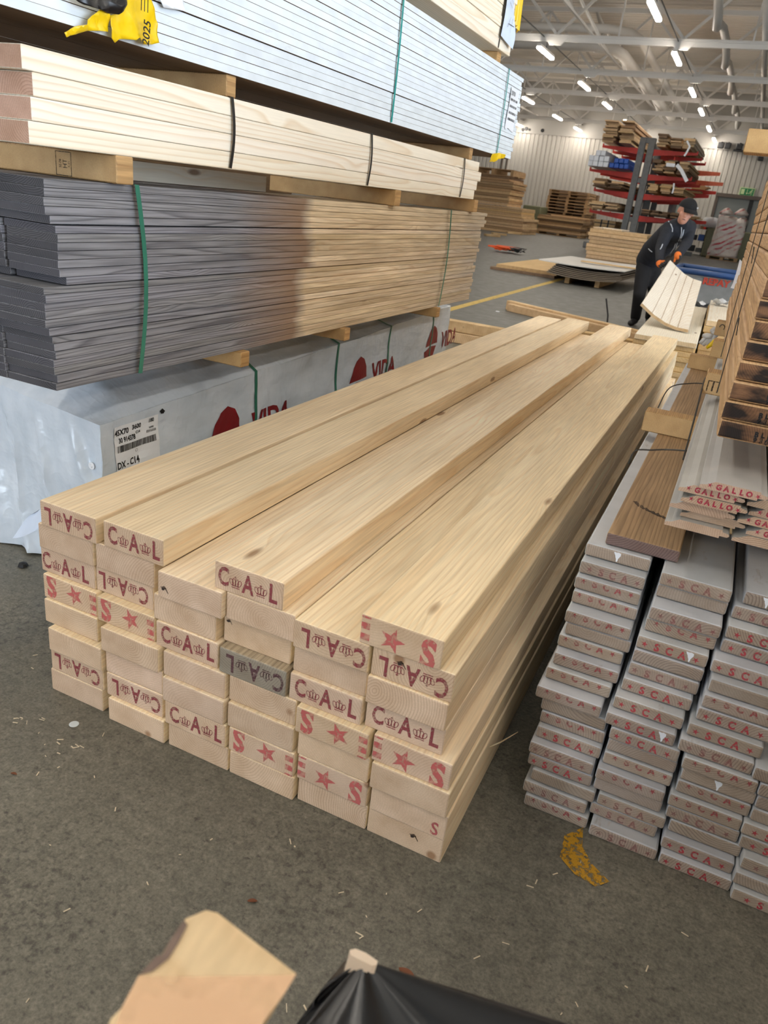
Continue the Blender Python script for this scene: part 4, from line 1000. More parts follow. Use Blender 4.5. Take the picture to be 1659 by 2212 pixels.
vs = [tuple(G[i][j]) for i in range(n1+1) for j in range(n2+1)]+[tuple(G[i][j]-nrm(i, j)*.028) for i in range(n1+1) for j in range(n2+1)]
W_ = n2+1; N_ = (n1+1)*W_; fs = []
for i in range(n1):
    for j in range(n2):
        fs += [(i*W_+j, i*W_+j+1, (i+1)*W_+j+1, (i+1)*W_+j), (N_+i*W_+j, N_+(i+1)*W_+j, N_+(i+1)*W_+j+1, N_+i*W_+j+1)]
for i in range(n1): fs += [(i*W_, (i+1)*W_, N_+(i+1)*W_, N_+i*W_), (i*W_+n2, N_+i*W_+n2, N_+(i+1)*W_+n2, (i+1)*W_+n2)]
for j in range(n2): fs += [(j, N_+j, N_+j+1, j+1), (n1*W_+j, n1*W_+j+1, N_+n1*W_+j+1, N_+n1*W_+j)]
pn = MB().add(vs, fs).build('glued_board', M['whitewood'], loc=G[n1][0], smooth=False)
tag(pn, 'bent pale wood panel of glued strips, lifted by the worker', 'panel')
mb = MB()
for s in (.21, .40, .58, .77):
    pts = [panel_pt(s, t)+nrm(int(s*n1), 5)*.0012 for t in (0, .2, .4, .6, .8, 1.)]
    mb.ribbon(pts, [nrm(int(s*n1), 5)]*6, .0035, .001)
mb.build('glue_line', plain('glue_line', (170, 142, 108), .7), pn)
# white boards piled right of it
Q1, Q2, Q3 = atz(1526, 690, .50), atz(1538, 628, .50), atz(1560, 693, .50)
el2 = (Q2-Q1).normalized(); ang2 = math.atan2(el2.y, el2.x)-PI/2; w2 = .36
for i in range(8):
    h = .50/8; me = MB().box(0, w2, 0, 2.6, 0, h-.004).mesh('white_board', bevel=.004)
    b = link('white_board', me, M['whitewood'] if i > 6 else M['honey'], None, (Q1.x+random.uniform(-.012, .012), Q1.y+random.uniform(-.02, .02), i*h)); b.rotation_euler.z = ang2
    tag(b, f'pale board {"on top" if i == 7 else "at the bottom" if i == 0 else ORD[i+1]+" from bottom"} of the ribbed pile behind the panelling', 'board', 'pale boards behind the panelling')
# work gloves on the far bearer
p = Vector((-.06, 4.30, ZP+6*PT-.10))
p = aty(1535, 722, 4.42)
mb = MB()
for (du, dv, r) in ((0, 0, .03), (18, -8, .028), (30, -14, .022)):
    c_ = aty(1530+du, 726+dv, 4.45); mb.lathe([(r*.3, -.016), (r, -.008), (r, .006), (r*.5, .014)], c_, 10)
for (u0, v0, u1, v1) in ((1528, 728, 1512, 742), (1534, 730, 1518, 746), (1542, 728, 1526, 744), (1548, 722, 1536, 738), (1538, 716, 1546, 708)):
    mb.tube([aty(u0, v0, 4.45), aty((u0+u1)/2, (v0+v1)/2-1, 4.44), aty(u1, v1, 4.44)], [.013, .012, .010], 8)
g = mb.build('work_glove', plain('pale_grey_leather', (196, 192, 186), .7), smooth=True); tag(g, 'pale work glove with yellow lining lying by the far bearer', 'glove')
MB().tube([aty(1545, 735, 4.42), aty(1535, 745, 4.42), aty(1526, 752, 4.42)], [.010, .011, .007], 8).build('glove_lining', M['yellow'], g, smooth=True)
# low container with blue rim
YC = 13.2
A, B = aty(1478, 581, YC), aty(1610, 606, YC); zr = (A.z+B.z)/2; x0, x1 = A.x-.15, B.x+.8
rp = empty('container', ((x0+x1)/2, YC, 0), 'low grey container with a blue rim and the red word REPAY', 'container')
MB().box(x0, x1, YC, YC+.06, .05, zr-.06).box(x0, x1, YC+1.5, YC+1.56, .05, zr-.06).box(x0, x0+.06, YC, YC+1.56, .05, zr-.06).box(x1-.06, x1, YC, YC+1.56, .05, zr-.06).box(x0, x1, YC, YC+1.56, .02, .08).build('body', plain('grey_blue_plastic', (132, 132, 130), .5), rp, bevel=.012)
mb = MB()
for yy in (YC-.03, YC+1.56): mb.tube([(x0-.03, yy, zr), (x1+.03, yy, zr)], .045, 12)
for xx in (x0-.02, x1+.02): mb.tube([(xx, YC, zr), (xx, YC+1.55, zr)], .045, 12)
mb.build('rim', plain('blue_rim', (44, 78, 130), .4), rp, smooth=True)
t_ = aty(1547, 611, YC)
child_mesh('lettering', Flat().text('REPAY', 0, 0, .135, 1.0, .006).mesh('lettering', lambda u, v: (t_.x+u-rp.location.x, -.012, t_.z+v)), plain('orange_red_letters', (196, 70, 50), .5), rp)
for i, (u, y, z0, lab) in enumerate(((1520, 11.7, .345, 'white film scrap on the dark crate beside the lifted panel'), (1562, Q1.y+1.9, .502, 'white film scrap on the pale boards by the container'))):
    px_ = aty(u, 640, y).x; mb = MB(); g = 6; vs = []
    for a_ in range(g+1):
        for b_ in range(g+1): vs.append((px_+.20*(a_/g-.5), y+.26*(b_/g-.5), z0+.045+.024*math.sin(a_*1.3+b_)+.020*math.cos(b_*1.7)))
    mb.add(vs, [(a_*(g+1)+b_, (a_+1)*(g+1)+b_, (a_+1)*(g+1)+b_+1, a_*(g+1)+b_+1) for a_ in range(g) for b_ in range(g)])
    tag(mb.build('film_scrap', M['white_box'], smooth=True), lab, 'plastic film')
p = aty(1525, 655, 11.3); block('dark_crate', p.x-.55, p.x+.35, 11.3, 12.1, 0, .34, 'dark low crate between the panel pile and the container', 'crate', 'dark', bev=.01)
# paper hanging at the far corner of the brown pack
pts = [(1598, 560), (1590, 590), (1583, 612), (1578, 622), (1586, 624), (1592, 610), (1599, 590), (1603, 565)]
P3_ = [aty(u, v, 4.75) for u, v in pts]; mb = MB()
mb.add([tuple(p) for p in P3_]+[tuple(p+Vector((0, .002, 0))) for p in P3_], [tuple(range(8)), tuple(range(15, 7, -1))]+[(i, (i+1) % 8, (i+1) % 8+8, i+8) for i in range(8)])
tag(mb.build('paper_tag', M['label_paper']), 'white paper tag hanging at the far corner of the brown timber pack', 'paper')
# sheets on bearers
YS = 16.4
a, b, c = atz(1178, 598, .28), atz(1300, 600, .28), atz(1378, 588, .28)
xs0, xs1 = aty(1178, 585, YS+.8).x, aty(1338, 612, YS).x
def flat_sheet(x0, x1, y0, y1, z, th, sag, mat, lab, grp):
    mb = MB(); n = 10; vs = []
    for i in range(n+1):
        for j in (0, 1):
            for k in (0, 1):
                u = i/n; vs.append((x0+(x1-x0)*u, y0 if j == 0 else y1, z+k*th+sag*(4*(u-.5)**2)*(1 if j == 0 else .4)))
    fs = []
    for i in range(n):
        o = i*4; fs += [(o, o+4, o+5, o+1), (o+2, o+3, o+7, o+6), (o+1, o+5, o+7, o+3), (o, o+2, o+6, o+4)]
    fs += [(0, 1, 3, 2), (4*n, 4*n+2, 4*n+3, 4*n+1)]
    return tag(mb.add(vs, fs).build('sheet_board', M[mat] if isinstance(mat, str) else mat, bevel=0), lab, 'sheet', grp)
for i in range(7):
    top = i == 6
    flat_sheet(xs0+(0 if top else .25+.02*i), xs1+(.06 if top else random.uniform(-.05, .05)), YS-(0.0 if top else .05*(6-i)-.15), YS+2.6+.1*i, .13+i*.03+(.05 if top else 0), .018, .05 if not top else .02, 'grey_sheet' if top else 'sheet_edge',
               f'{"pale grey sheet lying on top" if top else "brown-edged sheet "+("at the bottom" if i == 0 else ORD[i+1]+" from bottom")} of the sheet pile on the floor', 'sheets piled on the floor')
for x in (xs0+.6, xs1-.5): block('bearer_block', x, x+.1, YS-.05+.15, YS+2.4, 0, .128, f'bearer under the {"left" if x < xs0+1 else "right"} side of the sheet pile', grp='bearers under the sheet pile')
p = aty(1330, 578, YS+1.2); block('thin_board', p.x-.75, p.x+.75, YS+1.1, YS+1.3, .405, .425, 'narrow light board lying on the pale grey sheet', 'board', 'honey')
# light boards lying flat on the floor
a = atz(1097, 574, .05); c = atz(1262, 566, .05)
x0, y0 = a.x+.02, a.y
flat_sheet(x0, x0+1.38, y0-1.0, y0+2.7, .06, .07, .0, 'honey', 'light wood panel lying flat on the floor left of the batten pack', 'light panels on the floor')
flat_sheet(x0+.2, x0+.95, y0+3.6, y0+6.0, .001, .06, .0, 'honey', 'smaller light wood panel on the floor behind the large one', 'light panels on the floor')
block('base_board', x0-.12, x0+1.35, y0-1.05, y0+2.6, 0, .058, 'dark base board under the light floor panel', 'board', 'darkboard')
# pack of battens with stepped side
YB2 = 22.0
x0, x1 = aty(1266, 540, YB2).x, aty(1385, 552, YB2-.2).x; zt2 = aty(1300, 495, YB2).z
layered('batten_pack', 'square pack of light battens with a stepped right side behind the sheet pile', 'pack', x0, x1, YB2, YB2+1.6, 0, zt2, 11, 'lumber', .035)
x0_, x1_ = aty(1384, 560, 24).x, aty(1400, 560, 24).x
layered('batten_pack', 'small pack of light battens between the batten pack and the worker', 'pack', x0_-.1, x1_+.3, 24.2, 25.4, 0, aty(1390, 541, 24.2).z, 6, 'lumber', .02)
for i, u in enumerate((1290, 1312, 1333)):
    p = aty(u, 494, YB2); block('batten_end', p.x-.12, p.x+.12, YB2+.1, YB2+1.5, zt2+.001, zt2+.035, f'{("left", "middle", "right")[i]} loose light batten on top of the batten pack', 'batten', 'whitewood', 'loose battens on the batten pack')
# strap tangle
p = atz(1098, 546, 0); sl = empty('strap_tangle', p, 'tangle of orange and dark lashing straps on the grey floor', 'strap')
def tangle(seed, mat, dx):
    random.seed(seed); pts = [Vector((p.x+dx+.30*math.sin(i*1.7+seed)+random.uniform(-.1, .1), p.y+.4*math.cos(i*1.2)+random.uniform(-.1, .1), .06+.10*abs(math.sin(i*2.1)))) for i in range(16)]
    MB().ribbon(pts, [(0, -.4, 1)]*16, .07, .02).build('webbing', M[mat], sl)
tangle(1, 'orange', -.18); tangle(4, 'dark', .22); tangle(6, 'orange', -.05)
# timber bundles and pallets at far left
def bund(name, lab, u0, u1, v0, v1, y, depth, n, mat, floor=False, grp=None, jit=.04, cat='bundle'):
    um, vm_ = (u0+u1)/2, (v0+v1)/2
    x0, x1 = aty(u0, vm_, y).x, aty(u1, vm_, y).x; z1 = aty(um, v0, y).z; z0 = 0. if floor else aty(um, v1, y).z
    return layered(name, lab, cat, x0, x1, y, y+depth, z0, z1, n, mat, jit, grp)
random.seed(41)
b1 = bund('timber_bundle', 'wide timber bundle on the floor, lowest at the far left', 1020, 1131, 466, 497, 41.5, 3, 6, ['lumber', 'pallet', 'lumber'], True, 'timber bundles at the far left')
zb = b1.location.z+aty(1075, 466, 41.5).z
def stack_on(z0, v_top, lab, u0, u1, y, n, mat, grp, jit=.05):
    x0, x1 = aty(u0, v_top, y).x, aty(u1, v_top, y).x; z1 = aty((u0+u1)/2, v_top, y).z
    layered('timber_bundle', lab, 'bundle', x0, x1, y+random.uniform(0, .1), y+2.8, z0+.01, z1, n, mat, jit, grp); return z1
z = stack_on(zb, 444, 'timber bundle second from below at the far left, with pale right half', 1020, 1130, 41.5, 5, ['lumber', 'lumber', 'honey'], 'timber bundles at the far left')
z = stack_on(z, 404, 'narrower timber bundle third from below at the far left', 1020, 1102, 41.5, 6, ['lumber', 'pallet'], 'timber bundles at the far left')
z = stack_on(z, 388, 'timber bundle fourth from below at the far left', 1020, 1106, 41.5, 3, ['pallet', 'lumber'], 'timber bundles at the far left', .12)
z = stack_on(z, 378, 'brown timber bundle below the pallet at the far left', 1020, 1100, 41.5, 2, ['pallet', 'darkboard'], 'timber bundles at the far left')
def pallet_proto(w_, d_, h_):
    o = empty('pallet', (0, 0, 0), 'pallet', 'pallet')
    mb = MB()
    for i in range(7): y = d_*i/7; mb.box(-w_/2, w_/2, y, y+d_/9, h_*.86, h_*.99)
    child_mesh('deck', mb.mesh('deck'), M['pallet'], o)
    mb = MB()
    for i in (-1, 0, 1): mb.box(i*(w_/2-.08)-.08, i*(w_/2-.08)+.08, 0, d_, h_*.16, h_*.86)
    child_mesh('stringers', mb.mesh('stringers'), M['pallet'], o)
    mb = MB()
    for i in range(3): y = d_*i/2.4; mb.box(-w_/2, w_/2, y, y+d_/9, 0, h_*.15)
    child_mesh('bottom_boards', mb.mesh('bottom_boards'), M['pallet'], o); return o
xa, xb = aty(1020, 365, 41.5).x, aty(1108, 375, 41.5).x
zp1 = aty(1064, 362, 41.5).z; pp = pallet_proto(xb-xa, 2.4, zp1-z-.02); pp.location = ((xa+xb)/2, 41.6, z+.01); tag(pp, 'wooden pallet on top of the timber bundles at the far left', 'pallet')
# pallets against the far wall
YP = 52.0
xa, xb = aty(1181, 440, YP).x, aty(1268, 450, YP).x; zt_ = aty(1225, 412, YP).z; zb_ = aty(1225, 470, YP).z
ph = (zt_-.95)/9
p0 = pallet_proto(xb-xa, 2.2, ph*.96)
for i in range(9):
    o = p0 if i == 0 else copy_tree(p0)
    o.location = ((xa+xb)/2+random.uniform(-.06, .06), YP+random.uniform(-.1, .1), .96+i*ph)
    tag(o, f'wooden pallet {"at the bottom" if i == 0 else "on top" if i == 8 else ORD[i+1]+" from bottom"} of the pallet stack by the far wall', 'pallet', 'pallets by the far wall')
layered('timber_bundle', 'dark timber bundle under the pallet stack by the far wall', 'bundle', xa-.1, xb+.1, YP, YP+2.5, 0, .94, 5, ['darkboard', 'pallet'], .1)
xa, xb = aty(1160, 490, 48).x, aty(1256, 495, 48).x
layered('lumber_pile', 'pile of used boards on a pallet in front of the pallet stack', 'pile', xa, xb, 48, 50, .16, aty(1205, 467, 48).z, 8, ['lumber', 'pallet', 'darkboard'], .08)
pq = pallet_proto(xb-xa, 2., .15); pq.location = ((xa+xb)/2, 48, 0); tag(pq, 'wooden pallet under the pile of used boards', 'pallet')
xa, xb = aty(1275, 490, 50).x, aty(1294, 490, 50).x
layered('lumber_pile', 'lower dark board pile right of the used boards', 'pile', xa, xb, 50, 52, 0, aty(1268, 478, 50).z, 5, ['darkboard', 'pallet'], .08)
for i, (du, dv, w_) in enumerate(((0, 0, 2.2), (22, -2, 1.6), (38, 0, 1.4))):
    p = aty(1190+du, 466+dv, 48.3); zl = aty(1205, 467, 48).z+.032; mb = MB().bar((p.x, 48.3+i*.4, zl), (p.x+w_, 48.5+i*.4, zl), .2, .05)
    tag(mb.build('loose_board', M['lumber']), f'{("left", "middle", "right")[i]} loose board on the pile of used boards', 'board', 'loose boards on the pile')
xa, xb = aty(1126, 470, 50).x, aty(1160, 470, 50).x; zc = aty(1140, 443, 50).z
gc = empty('wrapped_crate', ((xa+xb)/2, 50, 0), 'olive green wrapped crate between the timber bundles and the pallets', 'crate')
MB().box(xa, xb+.15, 50, 51.8, .12, zc).build('body', M['olive'], gc, bevel=.05)
MB().box(xa+.1, xa+.35, 50, 52, 0, .12).box(xb-.2, xb+.05, 50, 52, 0, .12).build('skid', M['pallet'], gc)
for i, (u0, u1, v, y) in enumerate(((1048, 1078, 509, 38), (1063, 1092, 506, 39), (1095, 1125, 504, 40), (1130, 1150, 503, 40.2))):
    a = atz(u0, v-2, .05); b = atz(u1, v+1, .05)
    tag(MB().bar((a.x, a.y, .05), (b.x, b.y, .05), .25, .09).build('loose_board', M['lumber']), f'loose board {("nearest, ", "second, ", "third, ", "last, ")[i]}on the floor before the left timber bundles', 'board', 'loose boards on the far floor')
# ------------------------------------------------------------------ cantilever rack
YR = 36.0
def X(u, v, y=YR): return aty(u, v, y).x
def Z(u, v, y=YR): return aty(u, v, y).z
xl, xr_ = X(1372, 380), X(1393, 380); zt3 = Z(1400, 297)
rk = empty('cantilever_rack', ((xl+xr_)/2, YR, 0), 'tall grey cantilever rack with red arms on both sides, loaded with boards', 'rack')
FR = (YR, YR+2.6, YR+5.2)
def H(xc, y, w_=.24, d_=.30): return MB().box(xc-w_/2, xc+w_/2, y, y+.04, 0, zt3).box(xc-w_/2, xc+w_/2, y+d_-.04, y+d_, 0, zt3).box(xc-.03, xc+.03, y+.04, y+d_-.04, 0, zt3)
for y in FR:
    H(xl, y).build('post', M['steel'], rk); H(xr_, y).build('post', M['steel'], rk)
    mb = MB()
    for z in (.3, zt3*.28, zt3*.62, zt3-.2): mb.box(xl+.1, xr_-.1, y+.08, y+.22, z, z+.2)
    mb.build('cross_piece', M['steel'], rk)
    MB().box(xl-1.6, xr_+1.6, y+.02, y+.28, 0, .26).build('base', M['steel'], rk, bevel=.02)
LV = [Z(1387, 320), Z(1378, 374), Z(1366, 416), Z(1357, 463)]
def arm(x, y, z, L, s):
    mb = MB().prism([(0, 0), (0, -.24), (s*L, -.09), (s*L, .06), (s*(L-.05), .06), (s*(L-.05), 0)], 0, .12)
    me = mb.mesh('arm'); child_mesh('arm', me, M['red_steel'], rk, (x-rk.location.x, y+.09-YR, z))
for z in LV:
    for i, y in enumerate(FR):
        arm(xl-.12, y, z, 1.5 if z != LV[1] else 1.85, -1); arm(xr_+.12, y, z, 1.75, 1)
x9 = X(1474, 367, 42.6)
r2 = empty('cantilever_rack', (x9, 42.5, 0), 'second rack further back with two empty orange arms and loaded dark red arms', 'rack')
for y in (42.5, 44.0): MB().box(x9-.22, x9, y, y+.2, 0, zt3-.1).build('post', M['steel'], r2)
MB().box(x9-.4, x9+1.4, 42.5, 42.7, 0, .2).build('base', M['steel'], r2)
for (v, y, m_, L) in ((367, 42.53, 'orange_steel', 1.75), (388, 42.53, 'orange_steel', 2.0), (408, 44.03, 'red_steel', 1.7), (417, 42.53, 'red_steel', 1.5), (474, 44.03, 'red_steel', 1.6)):
    z = Z(1474, v, y); me = MB().prism([(0, .04), (0, -.26), (L, -.10), (L, .04)], 0, .13).mesh('arm')
    child_mesh('arm', me, M[m_], r2, (.002, y-42.5, z))
def load(side, lev, n, spread, mats, lab, grp, y0=YR-.5, L=6., th=(.04, .09), w=(.15, .5), tilt=.0, x_off=0.):
    z0 = LV[lev]+.065
    xc0 = (xl-.12-1.45, xl-.25) if side < 0 else (xr_+.25, xr_+.12+1.65)
    zc = {}
    for i in range(n):
        cw = (xc0[1]-xc0[0])/spread; w_ = cw*random.uniform(.62, .94); t_ = random.uniform(*th)
        col = i % spread; xc = xc0[0]+cw*(col+.5)+(cw*.97-w_)*random.uniform(-.5, .5)
        z = zc.get(col, z0); zc[col] = z+t_+.006
        me = MB().box(-w_/2, w_/2, 0, L+random.uniform(-.5, .3), 0, t_).mesh('plank')
        b = link('plank', me, M[random.choice(mats)], None, (xc, y0+random.uniform(-.35, .2), z)); b.rotation_euler = (0, 0, 0)
        tag(b, lab, 'plank', grp)
random.seed(51)
load(-1, 0, 22, 2, ['lumber', 'cardboard', 'lumber'], 'brown plank in the untidy load on the rack top left arm', 'planks on the top left arm', tilt=.16, w=(.3, .7), y0=YR-.8)
load(1, 0, 17, 3, ['lumber', 'lumber', 'darkboard', 'whitewood'], 'plank in the load on the rack top right arm', 'planks on the top right arm', w=(.35, .55))
load(1, 1, 20, 3, ['lumber', 'darkboard', 'lumber'], 'plank in the load on the second right arm of the rack', 'planks on the second right arm', w=(.35, .55))
load(-1, 2, 9, 2, ['darkboard', 'lumber', 'darkboard'], 'dark plank in the load on the third left arm of the rack', 'planks on the third left arm', tilt=.07, w=(.4, .75), y0=YR-.8)
load(1, 2, 14, 3, ['lumber', 'honey', 'lumber'], 'light plank in the thick load on the third right arm of the rack', 'planks on the third right arm', w=(.4, .55))
load(-1, 3, 10, 2, ['whitewood', 'lumber', 'darkboard'], 'plank in the load on the lowest left arm of the rack', 'planks on the lowest left arm', w=(.35, .6), tilt=.04)
load(1, 3, 16, 4, ['darkboard', 'darkboard', 'cardboard'], 'small dark plank on the lowest right arm of the rack', 'planks on the lowest right arm', w=(.2, .35), th=(.03, .06))
z0 = LV[1]+.07
random.seed(52)
def rolls(n_per_row, x_start, size, mat, name, lab, grp, cat):
    z = z0
    for n_, off in n_per_row:
        for i in range(n_):
            me = MB().box(-size/2, size/2, 0, 3.2, 0, size).mesh(name, bevel=.02)
            b = link(name, me, M[mat], None, (x_start+off+i*(size+.012), YR-.7+random.uniform(-.06, .06), z)); tag(b, lab, cat, grp)
        z += size+.004
rolls([(4, 0), (4, .0), (2, .25)], xl-.12-1.72, .205, 'white_box', 'white_packet', 'long white wrapped packet on the second left arm of the rack', 'white packets on the rack', 'packet')
rolls([(4, 0), (3, .16)], xl-.12-.82, .19, 'blue', 'blue_packet', 'long blue wrapped packet on the second left arm of the rack', 'blue packets on the rack', 'packet')
xa, xb = aty(1284, 480, 36.9).x, aty(1330, 480, 36.9).x; zq = LV[3]-.34
layered('strapped_pack', 'orange-yellow strapped timber pack on the left base of the rack', 'pack', xa, xb, 36.9, 39.6, .27, zq, 7, 'honey', .01)
o = bpy.data.objects['strapped_pack']; mb = MB()
for f in (.33, .66): mb.box((xa-xb)/2+(xb-xa)*f-.03, (xa-xb)/2+(xb-xa)*f+.03, -.02, 0, 0, zq-.26)
mb.box((xa-xb)/2, (xb-xa)/2, -.02, 0, zq*.45, zq*.45+.04).box((xa-xb)/2, (xb-xa)/2, -.02, 0, zq*.65, zq*.65+.04)
child_mesh('strap', mb.mesh('strap'), M['dark'], o)
# tail ends and hanging bits on the rack
for i, (u, v, lev) in enumerate(((1452, 312, 0), (1448, 356, 1), (1462, 372, 1), (1455, 428, 2))):
    y = YR-1.35
    a = aty(u, v, y)
    if i == 1: mb = MB().cbox((a.x, y+.1, a.z), (.34, .05, .13)); lab = 'white note card on the load of the second right arm'
    elif i == 0: mb = MB().ribbon([(aty(1484, 304, y)), aty(1490, 316, y), aty(1483, 330, y), aty(1478, 337, y)], [(0, -1, 0)]*4, .07, .01); lab = 'pale strap hanging from the top right load'
    elif i == 2: mb = MB().ribbon([aty(1462, 356, y), aty(1472, 368, y), aty(1479, 382, y), aty(1484, 392, y)], [(0, -1, 0)]*4, .13, .03); lab = 'grey bent plastic strip on the second right load'
    else: mb = MB().ribbon([aty(1456, 396, y), aty(1455, 408, y), aty(1452, 418, y)], [(0, -1, 0)]*3, .06, .02); lab = 'white film strip hanging on the third right load'
    tag(mb.build('hanging_scrap', M['label_paper']), lab, 'scrap')
# bits of the bay behind: second rack row
YR2 = 45.; YU = 47.5
for i, (u, v0_, lab) in enumerate(((1478, 305, 'pale green-grey rack upright far behind the rack, left'), (1492, 310, 'pale green-grey rack upright far behind the rack, right'))):
    x = X(u, 380, YU); tag(MB().box(x-.12, x+.12, YU, YU+.2, 0, Z(u, v0_+12, YU)).build('rack_upright', plain('pale_green_steel', (150, 168, 162), .5)), lab, 'rack upright')
random.seed(53)
for i, (v, n_, y) in enumerate(((408, 4, 44.03), (417, 3, 42.53), (474, 4, 44.03))):
    zz = Z(1474, v, y)+.045; nm = ("upper", "middle", "lower")[i]
    for k in range(n_):
        w_ = random.uniform(.5, .75); t_ = random.uniform(.03, .05); me = MB().box(-w_/2, w_/2, 0, 1.25, 0, t_).mesh('plank')
        b = link('plank', me, M[random.choice(['lumber', 'honey', 'darkboard'])], None, (x9+.85+random.uniform(-.2, .2), y-.35, zz)); zz += t_+.004; tag(b, f'plank on the {nm} dark red arm of the second rack', 'plank', f'planks on the {nm} arm of the second rack')
# tool trolley, striped insulation pack, brown sacks
YT = 46.
x0, x1 = X(1487, 510, YT), X(1523, 515, YT); zT = Z(1510, 474, YT)
tr = empty('tool_trolley', ((x0+x1)/2, YT, 0), 'tool trolley with shelves and boxes behind the worker', 'trolley')
mb = MB()
for x in (x0, x1-.06): mb.box(x, x+.06, YT, YT+.06, 0, zT).box(x, x+.06, YT+.9, YT+.96, 0, zT)
mb.build('frame', M['dark'], tr)
for z in (.10, .10+zT*.33, .10+zT*.66, zT-.06): MB().box(x0, x1, YT, YT+.96, z, z+.05).build('shelf', M['white_steel'], tr)
TG = zT*.33
SH = [.10, .10+TG, .10+2*TG]
for i, (fx, k, w_, h_, m_, lab) in enumerate(((.56, 1, .36, .6, 'blue', 'blue box on the middle shelf of the tool trolley'), (.08, 1, .40, .5, 'dark', 'black box on the middle shelf of the tool trolley'), (.54, 2, .34, .7, 'cardboard', 'brown carton on the upper shelf of the tool trolley'), (.10, 2, .38, .55, 'white_box', 'white box on the upper shelf of the tool trolley'), (.08, 0, .42, .6, 'dark', 'black case on the lowest shelf of the tool trolley'), (.58, 0, .34, .4, 'steel', 'grey case on the lowest shelf of the tool trolley'))):
    W_t = x1-x0; block('tool_box', x0+fx*W_t, x0+(fx+w_)*W_t, YT+.3, YT+.85, SH[k]+.052, SH[k]+.052+h_*(TG-.06), lab, 'box', m_, bev=.02)
p = aty(1513, 503, YT-.1); tag(MB().lathe([(.08, 0), (.09, .06), (.07, .16), (.02, .18)], (x0+.84*(x1-x0), YT+.17, SH[2]+.052), 14).build('round_tin', M['red_steel'], smooth=True), 'red round tin at the trolley edge', 'tin')
YI = 42.6
x0, x1 = X(1527, 555, YI), X(1590, 562, YI); zI = Z(1565, 472, YI)
ip = pallet_proto(x1-x0+.1, 1.3, .16); ip.location = ((x0+x1)/2, YI, 0); tag(ip, 'wooden pallet under the red-striped film pack', 'pallet')
def striped():
    t = NT('red_white_striped_film'); P_ = t.sep(t.coord()); w_ = t.math('ADD', t.math('MULTIPLY', P_[0], .75), t.math('MULTIPLY', P_[2], -1.15))
    w_ = t.math('ADD', w_, t.math('MULTIPLY', t.noise(t.coord(), 1.6, 3.), .5)); s = t.math('FRACT', t.math('MULTIPLY', w_, 3.2))
    st = t.rng(s, .60, .66); fog = t.rng(t.noise(t.vm('MULTIPLY', t.coord(), (1., 1., 1.6)), 1.3, 3.), .38, .56)
    zf = t.rng(P_[2], 2.0, 2.35); m = t.math('MULTIPLY', st, t.math('MAXIMUM', t.math('SUBTRACT', 1., fog), zf))
    t.bump(t.noise(t.coord(), 6., 4.), .6, .1)
    return t.done(t.mix(m, srgb(206, 196, 188), srgb(178, 32, 48)), .3)
SF = striped()
bm = bmesh.new(); bmesh.ops.create_cube(bm, size=1); bmesh.ops.subdivide_edges(bm, edges=list(bm.edges), cuts=12, use_grid_fill=True)
for v in bm.verts:
    c = v.co; x, y, z = c.x, c.y, c.z+.5
    top = .22*(NZ(x*3, y*3, 2)+.3) if z > .98 else 0
    v.co = Vector((x*(x1-x0)*(1-.06*z)+.10*NZ(y*3, z*4, 1)+.05*(z-.5), y*1.1+.12*NZ(x*3, z*4, 4), z*(zI-.2)+top))
me = bpy.data.meshes.new('striped_pack'); bm.to_mesh(me); bm.free(); me.polygons.foreach_set('use_smooth', [True]*len(me.polygons))
b = link('striped_pack', me, SF, None, ((x0+x1)/2, YI+.62, .17)); tag(b, 'tall pack in red and white striped film on a pallet before the grey door', 'pack')
for i, (dx, z0_, h_) in enumerate(((-.34, zI+.0, .42), (.34, zI+.02, .45))):
    m2 = MB().lathe([(.05, 0), (.30, .03), (.33, h_*.25), (.22, h_*.5), (.12, h_*.72), (.03, h_*.8)], (0, 0, 0), 16).mesh('film_roll', smooth=True); m2.materials.append(SF)
    b = bpy.data.objects.new('striped_bag', m2); COL.objects.link(b); b.location = ((x0+x1)/2+dx, YI+.5, z0_+.17); tag(b, f'{("left", "right")[i]} bunched striped bag on top of the red-striped pack', 'bag', 'striped bags')
x2 = X(1513, 540, 44.6); block('brown_crate', x2+.06, x2+1.0, 44.6, 46.2, 0, Z(1530, 492, 44.6), 'brown wrapped crate left behind the red-striped pack', 'crate', plain and 'olive', bev=.06)
x3 = X(1588, 540, 44.8); block('brown_crate', x3-.2, x3+1.2, 44.8, 46.4, 0, Z(1600, 500, 44.8), 'brown wrapped crate right behind the red-striped pack', 'crate', 'olive', bev=.06)
p = aty(1530, 487, 44.5); tag(MB().lathe([(.1, 0), (.5, .05), (.55, .25), (.4, .48), (.1, .52)], (p.x+.1, 45.2, Z(1530, 492, 44.6)+.002), 16).build('white_sack', M['white_box'], smooth=True), 'pale sack lying on the left brown crate', 'sack')
# added stacks: dark filler behind the packs, light blocker beside them
layered('added_stack', 'added dark filler stack behind the weathered boards, seen through the bearer gaps', 'stack', -3.8, -3.06, 2.0, 5.0, 0, 2.2, 14, 'darkboard', .02)  # dark filler, stands in for the darkness inside the gaps
layered('added_stack', 'added unseen timber stack shading the grey boards, beyond the picture edge', 'stack', .70, 1.7, -1.5, 5.0, 0, 1.2, 9, 'darkboard', .02)  # added out of view to block daylight from the right
layered('lumber_pile', 'added dark filler pile behind the pallet stack by the far wall', 'pile', aty(1181, 440, YP).x-.1, aty(1268, 450, YP).x+.1, YP+2.6, YP+3.2, 0, zt_, 14, 'darkboard', .05)  # added dark backing so the pallet gaps look shaded
